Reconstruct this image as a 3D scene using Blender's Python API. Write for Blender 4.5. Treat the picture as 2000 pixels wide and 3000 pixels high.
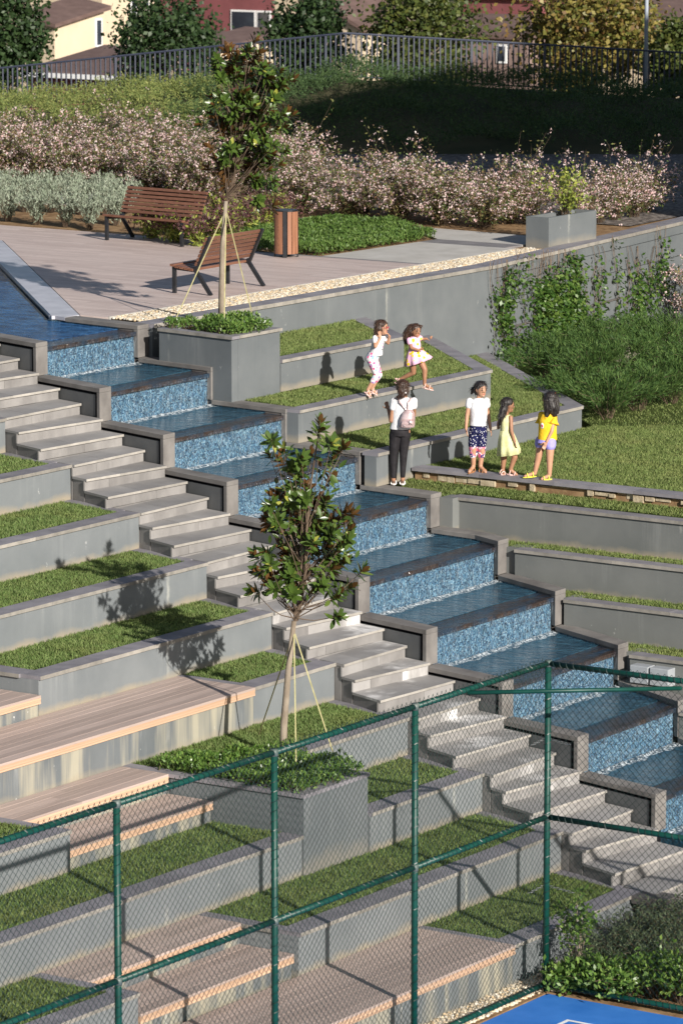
import bpy, math, random
import numpy as np
from mathutils import Vector, Matrix

random.seed(7)
rng = np.random.default_rng(7)
scene = bpy.context.scene
for o in list(bpy.data.objects):
    bpy.data.objects.remove(o)

# ------------------------------------------------------------------ camera
# World: +y runs along the terrace walls and water lips, +x downhill, z=0 is the pool coping.
FOC, YHOR, CAMH = 12300.0, -600.0, 7.72          # focal length and horizon in photo pixels, camera height
PITCH = math.atan((1500 - YHOR) / FOC)
_c, _s = math.cos(PITCH), math.sin(PITCH)
_o = np.array([-4.21, 59.77]); _a = math.radians(34.0)
_eu = np.array([math.sin(_a), math.cos(_a)]); _ep = np.array([math.cos(_a), -math.sin(_a)])
CAM = np.array([(-_o) @ _ep, (-_o) @ _eu, CAMH])
RIGHT = np.array([_ep[0], _eu[0], 0.0]); AWAY = np.array([_ep[1], _eu[1], 0.0]); UP = np.array([0, 0, 1.0])

def w(px, py, z):
    """ground point (x, y) at height z seen at photo pixel px, py"""
    x = (px - 1000) / FOC; y = (1500 - py) / FOC
    d = np.array([x, _c + _s * y, -_s + _c * y]); t = (z - CAMH) / d[2]
    q = np.array([d[0] * t, d[1] * t]) - _o
    return np.array([q @ _ep, q @ _eu])

def px_per_m(x, y, z):
    q = np.array([x, y, z]) - CAM
    return FOC / (q @ (AWAY * _c - UP * _s))

cam_d = bpy.data.cameras.new('camera'); cam = bpy.data.objects.new('camera', cam_d)
scene.collection.objects.link(cam); scene.camera = cam
cam.location = CAM
fwd = Vector(AWAY * _c - UP * _s)
cam.rotation_euler = fwd.to_track_quat('-Z', 'Y').to_euler()
cam_d.sensor_fit = 'VERTICAL'; cam_d.sensor_height = 36.0; cam_d.sensor_width = 24.0
cam_d.lens = FOC * 36.0 / 3000.0
cam_d.clip_start = 1.0; cam_d.clip_end = 2000
cam_d.dof.use_dof = True; cam_d.dof.focus_distance = 55.0; cam_d.dof.aperture_fstop = 5.0

# ------------------------------------------------------------------ light
SUN_EL = math.radians(23.0)
sx, sy = 0.894, -0.447                               # horizontal direction towards the sun
sun_dir = Vector((sx * math.cos(SUN_EL), sy * math.cos(SUN_EL), math.sin(SUN_EL)))
sd = bpy.data.lights.new('sun', 'SUN'); sun = bpy.data.objects.new('sun', sd)
scene.collection.objects.link(sun)
sd.energy = 5.0; sd.angle = math.radians(0.5); sd.color = (1.0, 0.935, 0.85)
sun.rotation_euler = sun_dir.to_track_quat('Z', 'Y').to_euler(); sun.location = (40, -30, 40)
world = bpy.data.worlds.new('World'); scene.world = world; world.use_nodes = True
wn = world.node_tree.nodes; wl = world.node_tree.links
for n in list(wn): wn.remove(n)
wo = wn.new('ShaderNodeOutputWorld'); bg = wn.new('ShaderNodeBackground'); sky = wn.new('ShaderNodeTexSky')
sky.sky_type = 'NISHITA'; sky.sun_disc = False
sky.sun_elevation = SUN_EL; sky.sun_rotation = math.atan2(sx, sy)
bg.inputs[1].default_value = 0.055
wl.new(sky.outputs[0], bg.inputs[0]); wl.new(bg.outputs[0], wo.inputs[0])
scene.view_settings.view_transform = 'Standard'; scene.view_settings.look = 'None'
scene.view_settings.exposure = 0.6; scene.view_settings.gamma = 1.0
scene.view_settings.use_curve_mapping = False
scene.render.engine = 'CYCLES'
scene.render.resolution_x = 682; scene.render.resolution_y = 1024

# ------------------------------------------------------------------ materials
MATS = {}
class NT:
    def __init__(self, name):
        m = bpy.data.materials.new(name); m.use_nodes = True; self.m = m
        self.t = m.node_tree; self.n = self.t.nodes; self.l = self.t.links
        self.p = self.n['Principled BSDF']; MATS[name] = m
        self.out = self.n['Material Output']
    def node(self, typ, **kw):
        n = self.n.new(typ)
        for k, v in kw.items(): setattr(n, k, v)
        return n
    def link(self, a, b): self.l.new(a, b)
    def pos(self): return self.node('ShaderNodeNewGeometry').outputs['Position']
    def coord(self, which): return self.node('ShaderNodeTexCoord').outputs[which]
    def vmul(self, v, s):
        n = self.node('ShaderNodeVectorMath', operation='MULTIPLY'); self.link(v, n.inputs[0]); n.inputs[1].default_value = s; return n.outputs[0]
    def noise(self, v, scale, detail=4, rough=.6):
        n = self.node('ShaderNodeTexNoise'); self.link(v, n.inputs['Vector'])
        n.inputs['Scale'].default_value = scale; n.inputs['Detail'].default_value = detail; n.inputs['Roughness'].default_value = rough
        return n.outputs[0]
    def ramp(self, f, stops, interp='LINEAR'):
        n = self.node('ShaderNodeValToRGB'); self.link(f, n.inputs[0]); e = n.color_ramp.elements; n.color_ramp.interpolation = interp
        for i, (p, c) in enumerate(stops):
            if not isinstance(c, (tuple, list)): c = (c, c, c)
            if i < 2: el = e[i]; el.position = p
            else: el = e.new(p)
            el.color = (*c, 1)
        return n.outputs[0]
    def mix(self, f, a, b, blend='MIX'):
        n = self.node('ShaderNodeMix', data_type='RGBA', blend_type=blend)
        for s, i in ((f, 0), (a, 6), (b, 7)):
            if hasattr(s, 'is_output'): self.link(s, n.inputs[i])
            elif i == 0: n.inputs[0].default_value = s
            else: n.inputs[i].default_value = (*s, 1)
        return n.outputs[2]
    def math(self, op, a, b=None):
        n = self.node('ShaderNodeMath', operation=op)
        for i, s in enumerate((a, b)):
            if s is None: continue
            if hasattr(s, 'is_output'): self.link(s, n.inputs[i])
            else: n.inputs[i].default_value = s
        return n.outputs[0]
    def sep(self, v):
        n = self.node('ShaderNodeSeparateXYZ'); self.link(v, n.inputs[0]); return n.outputs
    def bump(self, h, strength, dist=.01):
        n = self.node('ShaderNodeBump'); self.link(h, n.inputs['Height']); n.inputs['Strength'].default_value = strength
        n.inputs['Distance'].default_value = dist; self.link(n.outputs[0], self.p.inputs['Normal'])
    def set(self, col=None, rough=None, spec=None, metal=None):
        if col is not None:
            if hasattr(col, 'is_output'): self.link(col, self.p.inputs['Base Color'])
            else: self.p.inputs['Base Color'].default_value = (*col, 1)
        if rough is not None: self.p.inputs['Roughness'].default_value = rough
        if spec is not None: self.p.inputs['Specular IOR Level'].default_value = spec
        if metal is not None: self.p.inputs['Metallic'].default_value = metal

def simple(name, c1, c2, scale=4, rough=.7, spec=.3, stretch=(1, 1, 1), bump=0, bscale=40, lo=.35, hi=.65, metal=0, detail=5, isl=0):
    t = NT(name); p = t.vmul(t.pos(), stretch)
    col = t.ramp(t.noise(p, scale, detail), [(lo, c1), (hi, c2)])
    if isl:
        g = t.node('ShaderNodeObjectInfo').outputs['Random']
        col = t.mix(1.0, col, t.ramp(g, [(0, 1 - isl), (1, 1 + isl * .6)]), 'MULTIPLY')
    t.set(col, rough, spec, metal)
    if bump: t.bump(t.noise(p, bscale, 3), bump)
    return t.m

GAIN = {'grass': 1.3, 'grass_right': 1.4, 'abelia_flower': 1.1, 'abelia_leaf': 1.5, 'ground_leaf': 1.0, 'vine_leaf': 1.0, 'lavender_leaf': 1.0, 'juniper_shaded': 1.8, 'juniper_leaf': 1.0, 'juniper_sunlit': 1.7, 'magnolia_leaf': 1.5, 'tree_leaf_yellow': 1.0, 'tree_leaf': 1.0, 'tree_leaf_mid': 1.0}
def leafmat(name, cols, rough=.45, under=None, spec=.4, trans=.25, patch=None):
    t = NT(name); g = t.node('ShaderNodeNewGeometry')
    cols = [tuple(min(.8, v * GAIN.get(name, 1.35)) for v in c) for c in cols]
    stops = [(i / max(1, len(cols) - 1), c) for i, c in enumerate(cols)]
    col = t.ramp(g.outputs['Random Per Island'], stops, 'LINEAR')
    if patch:
        col = t.mix(t.ramp(t.noise(t.pos(), 1.6, 5), [(.48, 0), (.74, .45)]), col, patch)
        col = t.mix(1.0, col, t.ramp(t.noise(t.pos(), 6.5, 3), [(.3, .72), (.7, 1.2)]), 'MULTIPLY')
    if under: col = t.mix(g.outputs['Backfacing'], col, under)
    t.set(col, rough, spec)
    if trans:
        tr = t.node('ShaderNodeBsdfTranslucent'); t.link(col, tr.inputs[0])
        ms = t.node('ShaderNodeMixShader'); ms.inputs[0].default_value = trans
        t.link(t.p.outputs[0], ms.inputs[1]); t.link(tr.outputs[0], ms.inputs[2]); t.link(ms.outputs[0], t.out.inputs[0])
    return t.m

def wallmat(name, stain=.4, tan=.8, pale=(.36, .37, .36), yellow=0, base=((.108, .121, .129), (.142, .155, .162))):
    t = NT(name); p = t.pos(); gz = t.sep(t.coord('Generated'))[2]
    col = t.ramp(t.noise(p, 1.3, 6), [(.3, base[0]), (.7, base[1])])
    # vertical lime streaks starting under the coping
    st = t.noise(t.vmul(p, (6.3, 6.3, .35)), 1.0, 7, .75)
    st2 = t.noise(t.vmul(p, (1.1, 1.1, .3)), 1.0, 3)
    n = t.math('MULTIPLY', t.ramp(st, [(.50, 0), (.68, 1)]), t.ramp(st2, [(.47, 0), (.66, 1)]))
    n = t.math('MULTIPLY', n, t.ramp(gz, [(.05, .25), (.95, 1)]))
    n = t.math('MULTIPLY', n, stain)
    col = t.mix(n, col, pale)
    if yellow:
        y = t.math('MULTIPLY', t.ramp(t.noise(t.vmul(p, (3.2, 3.2, .25)), 1.0, 4), [(.44, 0), (.62, 1)]), yellow)
        col = t.mix(y, col, (.40, .37, .28))
    # pale drips at the joints between wall panels
    jy = t.math('FRACT', t.math('MULTIPLY', t.math('ADD', t.sep(p)[1], t.math('MULTIPLY', t.sep(p)[0], 1.37)), .17)); jy = t.math('ADD', jy, t.math('MULTIPLY', t.math('SUBTRACT', t.noise(t.vmul(p, (1, 1, 5)), 3.0, 3), .5), .012))
    jm = t.ramp(jy, [(.493, 0), (.497, 1), (.500, 1), (.506, 0)])
    col = t.mix(t.math('MULTIPLY', jm, t.ramp(t.noise(p, 1.7, 2), [(.42, 0), (.6, .55)])), col, (.42, .42, .38))
    # white spatters
    sp = t.ramp(t.noise(t.vmul(p, (5, 5, 3)), 1.7, 4, .7), [(.69, 0), (.72, .9)])
    col = t.mix(t.math('MULTIPLY', sp, 1.2 * stain), col, (.6, .6, .58))
    # soil splash along the foot of the wall
    b = t.math('ADD', gz, t.math('MULTIPLY', t.math('SUBTRACT', t.noise(p, 2.2, 5), .5), .45))
    col = t.mix(t.math('MULTIPLY', t.ramp(b, [(.10, 1), (.30, 0)]), tan), col, (.30, .255, .185))
    t.set(col, .75, .25); t.bump(t.noise(p, 60, 3), .08)
    return t.m

wallmat('wall_paint', base=((.140, .155, .164), (.180, .195, .203))); wallmat('wall_plain', .22, .6); wallmat('wall_stained', .9, .5, yellow=.75); wallmat('wall_right', .3, .95, base=((.120, .128, .126), (.158, .165, .16)))
wallmat('planter_paint', .25, .35)
simple('coping', (.165, .158, .175), (.24, .23, .25), 3, .62, .35, bump=.1, isl=.14)
simple('coping_edge', (.20, .19, .17), (.30, .28, .25), 6, .8, isl=.2)
simple('stone', (.125, .117, .112), (.205, .193, .182), 2.2, .7, bump=.12, isl=.08)
simple('pool_stone', (.36, .36, .40), (.47, .47, .52), 3, .4, .5, isl=.08)
simple('stone_dark', (.075, .070, .068), (.13, .12, .115), 3, .6, isl=.1)
simple('panel', (.075, .080, .084), (.115, .12, .123), 1.5, .55, .35)
simple('gap', (.008, .008, .010), (.012, .012, .014), 3, .9, .1)
t = NT('lip'); p = t.pos()
t.set(t.mix(t.ramp(t.noise(t.vmul(p, (9, 2.2, 1)), 1.0, 5), [(.42, 0), (.62, .75)]), t.ramp(t.noise(p, 6, 4), [(.3, (.022, .015, .013)), (.7, (.060, .042, .035))]), (.014, .045, .085)), .12, .6)
t.bump(t.noise(t.vmul(p, (1, 1.7, 1)), 7, 5), .8, .07)
simple('riser', (.175, .168, .164), (.26, .25, .243), 2.5, .75, stretch=(1, 1, .6), bump=.08, isl=.14)
simple('nosing', (.27, .255, .23), (.36, .34, .31), 5, .8, isl=.18)
simple('soil', (.16, .095, .05), (.30, .20, .11), 5, .95, .1, bump=.4, bscale=30)
simple('terrain', (.05, .055, .03), (.10, .09, .05), .3, .95, .1)

def treadmat(name, scale_amt):
    t = NT(name); p = t.pos()
    col = t.ramp(t.noise(p, 1.6, 6), [(.3, (.21, .203, .20)), (.7, (.315, .305, .298))])
    if scale_amt:   # limescale left where water ran down the flight
        m = t.noise(t.vmul(p, (1.3, 1.0, .5)), 1.0, 5, .55); f = t.noise(t.vmul(p, (5, 9, 1)), 1.0, 4)
        k = t.math('MULTIPLY', t.ramp(m, [(.52, 0), (.63, 1)]), t.ramp(f, [(.35, .25), (.6, 1)]))
        col = t.mix(t.math('MULTIPLY', k, scale_amt), col, (.70, .69, .68))
    r = t.node('ShaderNodeObjectInfo').outputs['Random']
    col = t.mix(1.0, col, t.ramp(r, [(0, .86), (1, 1.1)]), 'MULTIPLY')
    t.set(col, .62, .35); t.bump(t.noise(p, 45, 3), .08)
treadmat('tread', 0); treadmat('tread_scaled', .9)

def mosaic():
    t = NT('mosaic'); p = t.pos()
    v = t.vmul(p, (1 / .019,) * 3)
    fl = t.node('ShaderNodeVectorMath', operation='FLOOR'); t.link(v, fl.inputs[0])
    wn_ = t.node('ShaderNodeTexWhiteNoise', noise_dimensions='3D'); t.link(fl.outputs[0], wn_.inputs['Vector'])
    col = t.ramp(wn_.outputs['Value'], [(0, (.012, .028, .058)), (.22, (.024, .072, .14)), (.45, (.05, .135, .24)), (.7, (.095, .215, .32)), (.88, (.15, .28, .38)), (1, (.26, .38, .46))])
    big = t.noise(t.vmul(p, (13, 13, 9)), 1.0, 4, .7)
    col = t.mix(1.0, col, t.ramp(big, [(.33, .40), (.67, 1.15)]), 'MULTIPLY')
    fr = t.node('ShaderNodeVectorMath', operation='FRACTION'); t.link(v, fr.inputs[0]); s = t.sep(fr.outputs[0])
    g = t.math('MINIMUM', s[1], s[2])
    col = t.mix(t.ramp(g, [(.08, 1), (.13, 0)]), col, (.11, .15, .18))
    t.set(col, .12, .6); t.bump(t.noise(t.vmul(p, (18, 18, 5)), 1.0, 3), .35, .02)
mosaic()

def watermat(name, col, wave, stretch, bstr, col2, dist=.09):
    t = NT(name); p = t.pos()
    c = t.ramp(t.noise(t.vmul(p, stretch), wave * .5, 4), [(.35, col), (.65, col2)])
    t.set(c, .07, .5); t.p.inputs['IOR'].default_value = 1.33
    h = t.noise(t.vmul(p, stretch), wave, 5, .6); t.bump(h, bstr, dist)
watermat('water', (.012, .046, .078), 6, (1, 1.6, 1), .9, (.032, .090, .135))
watermat('pool_water', (.010, .050, .15), 5.5, (1, 2.0, 1), 1.0, (.055, .17, .38), .22)

def sheetmat(name, lo, hi, scale, stretch, col, rough, amt, genz=None):
    t = NT(name); p = t.pos()
    f = t.ramp(t.noise(t.vmul(p, stretch), scale, 5, .7), [(lo, 0), (hi, amt)])
    if genz:
        gz = t.sep(t.coord('Generated'))[2]; f = t.math('MULTIPLY', f, t.ramp(gz, genz))
    t.set(col, rough, .6); tr = t.node('ShaderNodeBsdfTransparent'); ms = t.node('ShaderNodeMixShader')
    t.link(f, ms.inputs[0]); t.link(tr.outputs[0], ms.inputs[1]); t.link(t.p.outputs[0], ms.inputs[2]); t.link(ms.outputs[0], t.out.inputs[0])
    t.bump(t.noise(t.vmul(p, stretch), scale, 3), .6, .03)
sheetmat('falling_water', .50, .74, 1.0, (38, 38, 6), (.50, .60, .68), .06, .4, [(0, 1.0), (1, .55)])
sheetmat('foam', .44, .66, 24, (1, 1, 1), (.72, .78, .82), .5, .85)

leafmat('grass', [(.070, .120, .030), (.104, .165, .046), (.138, .20, .062), (.20, .24, .092), (.088, .145, .038)], .6, spec=.25, trans=.3, patch=(.24, .24, .085))
leafmat('grass_right', [(.080, .120, .032), (.118, .165, .048), (.152, .195, .062), (.21, .24, .092)], .6, spec=.25, trans=.3, patch=(.27, .26, .10))
simple('grass_soil', (.030, .045, .010), (.055, .075, .018), 6, .95, .1)

def plankmat(name, c1, c2, stretch, rough=.6):
    t = NT(name); p = t.pos()
    col = t.ramp(t.noise(t.vmul(p, stretch), 1.0, 6, .6), [(.3, c1), (.7, c2)])
    r = t.node('ShaderNodeObjectInfo').outputs['Random']
    col = t.mix(1.0, col, t.ramp(r, [(0, .84), (1, 1.1)]), 'MULTIPLY')
    t.set(col, rough, .3); t.bump(t.noise(t.vmul(p, stretch), 3.0, 3), .1)
plankmat('deck_plank', (.35, .275, .24), (.45, .36, .32), (22, 1.2, 22))
plankmat('deck_fascia', (.46, .30, .20), (.57, .385, .265), (20, 1, 120))
plankmat('bench_wood', (.125, .058, .038), (.195, .092, .060), (9, 3, 40), .45)
plankmat('bench_wood_sunlit', (.30, .135, .06), (.42, .20, .095), (3, 9, 40), .45)  # same bench wood with sunlight mixed into its colour, not assigned
plankmat('bin_wood', (.20, .090, .050), (.31, .145, .085), (25, 25, 2), .5)

def plazamat():
    t = NT('plaza_tile'); p = t.pos(); br = t.node('ShaderNodeTexBrick'); t.link(p, br.inputs['Vector'])
    br.offset = .37; br.inputs['Scale'].default_value = 1.0; br.inputs['Brick Width'].default_value = 1.2; br.inputs['Row Height'].default_value = .15
    br.inputs['Mortar Size'].default_value = .004; br.inputs['Color1'].default_value = (.44, .355, .325, 1); br.inputs['Color2'].default_value = (.53, .44, .405, 1)
    br.inputs['Mortar'].default_value = (.30, .24, .22, 1)
    col = t.mix(1.0, br.outputs[0], t.ramp(t.noise(t.vmul(p, (1.2, 16, 1)), 1.0, 5), [(.3, .82), (.7, 1.12)]), 'MULTIPLY')
    t.set(col, .6, .35)
plazamat()
simple('concrete', (.36, .345, .32), (.44, .425, .40), 2, .8, bump=.1, isl=.05)
simple('grey_band', (.15, .145, .15), (.20, .19, .195), 3, .75)
def pebblemat(name, cols):
    t = NT(name); g = t.node('ShaderNodeNewGeometry')
    t.set(t.ramp(g.outputs['Random Per Island'], [(i / (len(cols) - 1), c) for i, c in enumerate(cols)]), .75, .3)
pebblemat('pebble', [(.55, .45, .30), (.42, .36, .27), (.62, .55, .43), (.30, .26, .20), (.52, .38, .22), (.68, .62, .52), (.38, .36, .32)])
pebblemat('pebble_grey', [(.20, .17, .15), (.28, .25, .22), (.14, .13, .12), (.33, .30, .27)])
simple('metal_dark', (.012, .013, .016), (.020, .021, .025), 6, .42, .5)
simple('railing_metal', (.030, .036, .060), (.045, .052, .080), 2, .5, .5)
simple('pole_metal', (.30, .34, .40), (.36, .40, .46), 2, .45, .5)
simple('fence_green', (.002, .036, .027), (.004, .052, .039), 8, .45, .35)
simple('wire_green', (.006, .016, .014), (.010, .026, .023), 8, .4, .5)
simple('clamp_metal', (.05, .08, .07), (.12, .14, .13), 14, .5, .5)
simple('chain_metal', (.55, .56, .58), (.7, .7, .72), 20, .3, .5, metal=.8)
simple('court_blue', (.024, .15, .50), (.045, .20, .60), 1.7, .6, .35, bump=.08, bscale=90)
simple('court_line', (.72, .73, .74), (.80, .80, .80), 6, .6)
simple('bark', (.17, .135, .10), (.30, .255, .20), 6, .85, .2, stretch=(1, 1, .5), bump=.5, bscale=30)
simple('twig', (.075, .052, .036), (.15, .11, .078), 6, .85, .2)
simple('strap', (.28, .26, .12), (.40, .37, .20), 10, .8, .2)
leafmat('magnolia_leaf', [(.018, .036, .007), (.030, .055, .010), (.046, .078, .014), (.024, .044, .008), (.070, .098, .020)], .32, (.115, .058, .02), .40, .12)
leafmat('magnolia_old', [(.30, .29, .05), (.22, .24, .04), (.38, .34, .08)], .4)
leafmat('hedge_leaf', [(.030, .065, .012), (.055, .11, .02), (.085, .15, .03), (.13, .19, .045)], .35, None, .45, .25)
leafmat('ground_leaf', [(.06, .12, .025), (.095, .165, .035), (.14, .21, .055)], .5, None, .3, .3)
leafmat('abelia_leaf', [(.030, .050, .015), (.055, .085, .022), (.10, .055, .030), (.14, .11, .045), (.09, .125, .035), (.075, .045, .025)], .5)
leafmat('abelia_flower', [(.68, .48, .47), (.76, .61, .59), (.56, .32, .33), (.80, .70, .67)], .7, trans=.35)
leafmat('lavender_leaf', [(.22, .27, .19), (.30, .35, .26), (.38, .42, .33), (.17, .21, .15)], .8, spec=.1)
leafmat('purple_leaf', [(.075, .030, .035), (.12, .05, .05), (.05, .022, .026), (.10, .07, .04)], .5)
leafmat('yellow_leaf', [(.14, .18, .03), (.25, .27, .05), (.09, .14, .025), (.32, .32, .09)], .5)
leafmat('juniper_leaf', [(.030, .065, .018), (.050, .10, .026), (.075, .14, .035), (.11, .17, .045)], .6, spec=.2)
leafmat('juniper_shaded', [(.022, .040, .016), (.035, .06, .022), (.05, .08, .028)], .6, spec=.2)  # hill juniper with the shade painted into its leaf colour
leafmat('juniper_sunlit', [(.07, .10, .030), (.12, .14, .04), (.17, .18, .06), (.05, .085, .025)], .6, spec=.2)  # same hill juniper, sunlight painted in as a paler leaf colour
leafmat('vine_leaf', [(.022, .055, .010), (.04, .09, .016), (.07, .14, .025), (.14, .21, .045)], .4)
leafmat('tree_leaf', [(.020, .042, .014), (.032, .062, .020), (.048, .085, .026)], .5)
leafmat('tree_leaf_mid', [(.04, .065, .015), (.075, .10, .022), (.12, .13, .03)], .5)
leafmat('tree_leaf_yellow', [(.10, .12, .025), (.19, .17, .04), (.27, .22, .055), (.16, .09, .03), (.08, .11, .02)], .5)
leafmat('rosemary_leaf', [(.045, .065, .035), (.07, .095, .05), (.10, .125, .075)], .6, spec=.2)
simple('house_cream', (.53, .43, .31), (.61, .50, .37), .6, .85)
simple('house_taupe', (.20, .14, .125), (.26, .185, .165), .8, .85)
simple('house_red', (.17, .058, .062), (.22, .075, .080), .8, .85)
simple('roof_brown', (.105, .068, .060), (.15, .10, .088), 2, .85, stretch=(1, 1, 3))
simple('white_trim', (.70, .70, .70), (.78, .78, .78), 2, .6)
simple('window_glass', (.02, .025, .035), (.04, .05, .065), 1, .08, .6)
simple('box_plastic', (.26, .28, .30), (.31, .33, .35), 3, .5, .4)
simple('rough_stone', (.30, .245, .165), (.50, .43, .31), 9, .95, .1, bump=.8, bscale=25)
# ------------------------------------------------------------------ builders
ORIGIN = {}
COL = scene.collection
def tag(o, label=None, cat=None, group=None, kind=None):
    if label: o['label'] = label
    if cat: o['category'] = cat
    if group: o['group'] = group
    if kind: o['kind'] = kind
    return o
def thing(name, label, cat, loc, group=None):
    o = bpy.data.objects.new(name, None); COL.objects.link(o)
    o.location = loc; o.empty_display_size = .1; ORIGIN[o.name] = np.array(loc, float)
    return tag(o, label, cat, group)
def _origin(parent):
    return ORIGIN[parent.name] if parent is not None else np.zeros(3)

def np_mesh(name, V, F, mat, parent=None, smooth=False, mi=None, kind=None):
    """V (n,3) world coordinates, F (m,k) faces of equal size"""
    org = _origin(parent)
    V = np.asarray(V, np.float32) - org.astype(np.float32); F = np.asarray(F, np.int32)
    me = bpy.data.meshes.new(name); k = F.shape[1]
    me.vertices.add(len(V)); me.vertices.foreach_set('co', V.ravel())
    me.loops.add(F.size); me.loops.foreach_set('vertex_index', F.ravel())
    me.polygons.add(len(F)); me.polygons.foreach_set('loop_start', np.arange(0, F.size, k, dtype=np.int32))
    me.polygons.foreach_set('loop_total', np.full(len(F), k, np.int32))
    for m in (mat if isinstance(mat, (list, tuple)) else [mat]): me.materials.append(MATS[m])
    if mi is not None: me.polygons.foreach_set('material_index', np.asarray(mi, np.int32))
    if smooth: me.polygons.foreach_set('use_smooth', np.ones(len(F), bool))
    me.update(calc_edges=True)
    o = bpy.data.objects.new(name, me); COL.objects.link(o); o.parent = parent
    ORIGIN[o.name] = org
    if kind: o['kind'] = kind
    return o

class MB:
    def __init__(self): self.v = []; self.f = []; self.m = []
    def quadface(self, idx, m=0): self.f.append(tuple(idx)); self.m.append(m)
    def prism(self, poly, z0, z1, mats=(0, 0, 0)):
        """poly counter-clockwise; z1 may be a list of heights; mats = top, side, bottom"""
        n = len(poly); b = len(self.v)
        zz = z1 if isinstance(z1, (list, tuple)) else [z1] * n
        z_ = z0 if isinstance(z0, (list, tuple)) else [z0] * n
        self.v += [(p[0], p[1], z) for p, z in zip(poly, z_)] + [(p[0], p[1], z) for p, z in zip(poly, zz)]
        self.quadface(list(range(b, b + n))[::-1], mats[2]); self.quadface(range(b + n, b + 2 * n), mats[0])
        for i in range(n):
            j = (i + 1) % n; sm = mats[1][i] if isinstance(mats[1], (list, tuple)) else mats[1]
            self.quadface((b + i, b + j, b + n + j, b + n + i), sm)
        return self
    def box(self, x0, x1, y0, y1, z0, z1, mats=(0, 0, 0)):
        return self.prism([(x0, y0), (x1, y0), (x1, y1), (x0, y1)], z0, z1, mats)
    def tube(self, pts, r, n=8, m=0, cap=True):
        P = [np.array(p, float) for p in pts]; R = r if isinstance(r, (list, tuple, np.ndarray)) else [r] * len(P)
        b = len(self.v); ref = None
        for i, p in enumerate(P):
            t = P[min(i + 1, len(P) - 1)] - P[max(i - 1, 0)]; t = t / (np.linalg.norm(t) + 1e-9)
            if ref is None: ref = np.array([0, 0, 1.]) if abs(t[2]) < .9 else np.array([1., 0, 0])
            a = np.cross(t, ref); a /= np.linalg.norm(a) + 1e-9; c = np.cross(a, t); ref = c
            for k in range(n):
                an = 2 * math.pi * k / n; q = p + R[i] * (math.cos(an) * a + math.sin(an) * c); self.v.append(tuple(q))
        for i in range(len(P) - 1):
            for k in range(n):
                k2 = (k + 1) % n; self.quadface((b + i * n + k, b + i * n + k2, b + (i + 1) * n + k2, b + (i + 1) * n + k), m)
        if cap:
            self.quadface([b + k for k in range(n)][::-1], m); self.quadface([b + (len(P) - 1) * n + k for k in range(n)], m)
        return self
    def build(self, name, mat, parent=None, smooth=False, kind=None, bevel=0):
        org = _origin(parent); me = bpy.data.meshes.new(name)
        me.from_pydata([tuple(np.array(v) - org) for v in self.v], [], self.f)
        for m in (mat if isinstance(mat, (list, tuple)) else [mat]): me.materials.append(MATS[m])
        me.polygons.foreach_set('material_index', self.m)
        if smooth: me.polygons.foreach_set('use_smooth', [True] * len(self.f))
        me.update()
        o = bpy.data.objects.new(name, me); COL.objects.link(o); o.parent = parent; ORIGIN[o.name] = org
        if kind: o['kind'] = kind
        if bevel:
            b = o.modifiers.new('bevel', 'BEVEL'); b.width = bevel; b.segments = 2; b.limit_method = 'ANGLE'
        return o

def box(name, mat, x0, x1, y0, y1, z0, z1, parent=None, bevel=0, mats=(0, 0, 0), kind=None):
    return MB().box(x0, x1, y0, y1, z0, z1, mats).build(name, mat, parent, bevel=bevel, kind=kind)
def prism(name, mat, poly, z0, z1, parent=None, bevel=0, mats=(0, 0, 0), kind=None):
    return MB().prism(poly, z0, z1, mats).build(name, mat, parent, bevel=bevel, kind=kind)

def unit(v): v = np.array(v, float); return v / np.linalg.norm(v)

def wall_seg(parent, p0, p1, zt, zb, th=.2, cw=.30, ch=.045, mat='wall_paint', slab=1.1, ext=(0, 0), over=.03, cop=True):
    """wall with its front on the right of p0->p1, coping slabs laid piece by piece"""
    p0 = np.array(p0, float); p1 = np.array(p1, float); d = unit(p1 - p0); n = np.array([d[1], -d[0]])
    zc = zt - ch if cop else zt
    prism('wall', mat, [tuple(q) for q in (p0, p1, p1 - n * th, p0 - n * th)], zb, zc - .001, parent)
    if not cop: return
    a = p0 - d * ext[0]; b = p1 + d * ext[1]; L = np.linalg.norm(b - a); k = max(1, round(L / slab)); s = L / k
    for i in range(k):
        q0 = a + d * (i * s + .002); q1 = a + d * ((i + 1) * s - .002)
        prism('coping_slab', ['coping', 'coping_edge'], [tuple(q) for q in (q0 + n * over, q1 + n * over, q1 - n * (cw - over), q0 - n * (cw - over))],
              zc, zt + random.uniform(-.002, .002), parent, mats=(0, (1, 0, 0, 0), 0))

def in_poly(P, poly):
    x, y = P[:, 0], P[:, 1]; r = np.zeros(len(P), bool); n = len(poly); j = n - 1
    for i in range(n):
        xi, yi = poly[i]; xj, yj = poly[j]
        with np.errstate(divide='ignore', invalid='ignore'):
            r ^= ((yi > y) != (yj > y)) & (x < (xj - xi) * (y - yi) / (yj - yi + 1e-12) + xi)
        j = i
    return r
def sample_poly(poly, dens):
    P = np.array(poly); lo = P.min(0); hi = P.max(0); n = int(dens * np.prod(hi - lo))
    Q = rng.uniform(lo, hi, (n, 2)); return Q[in_poly(Q, poly)]

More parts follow.
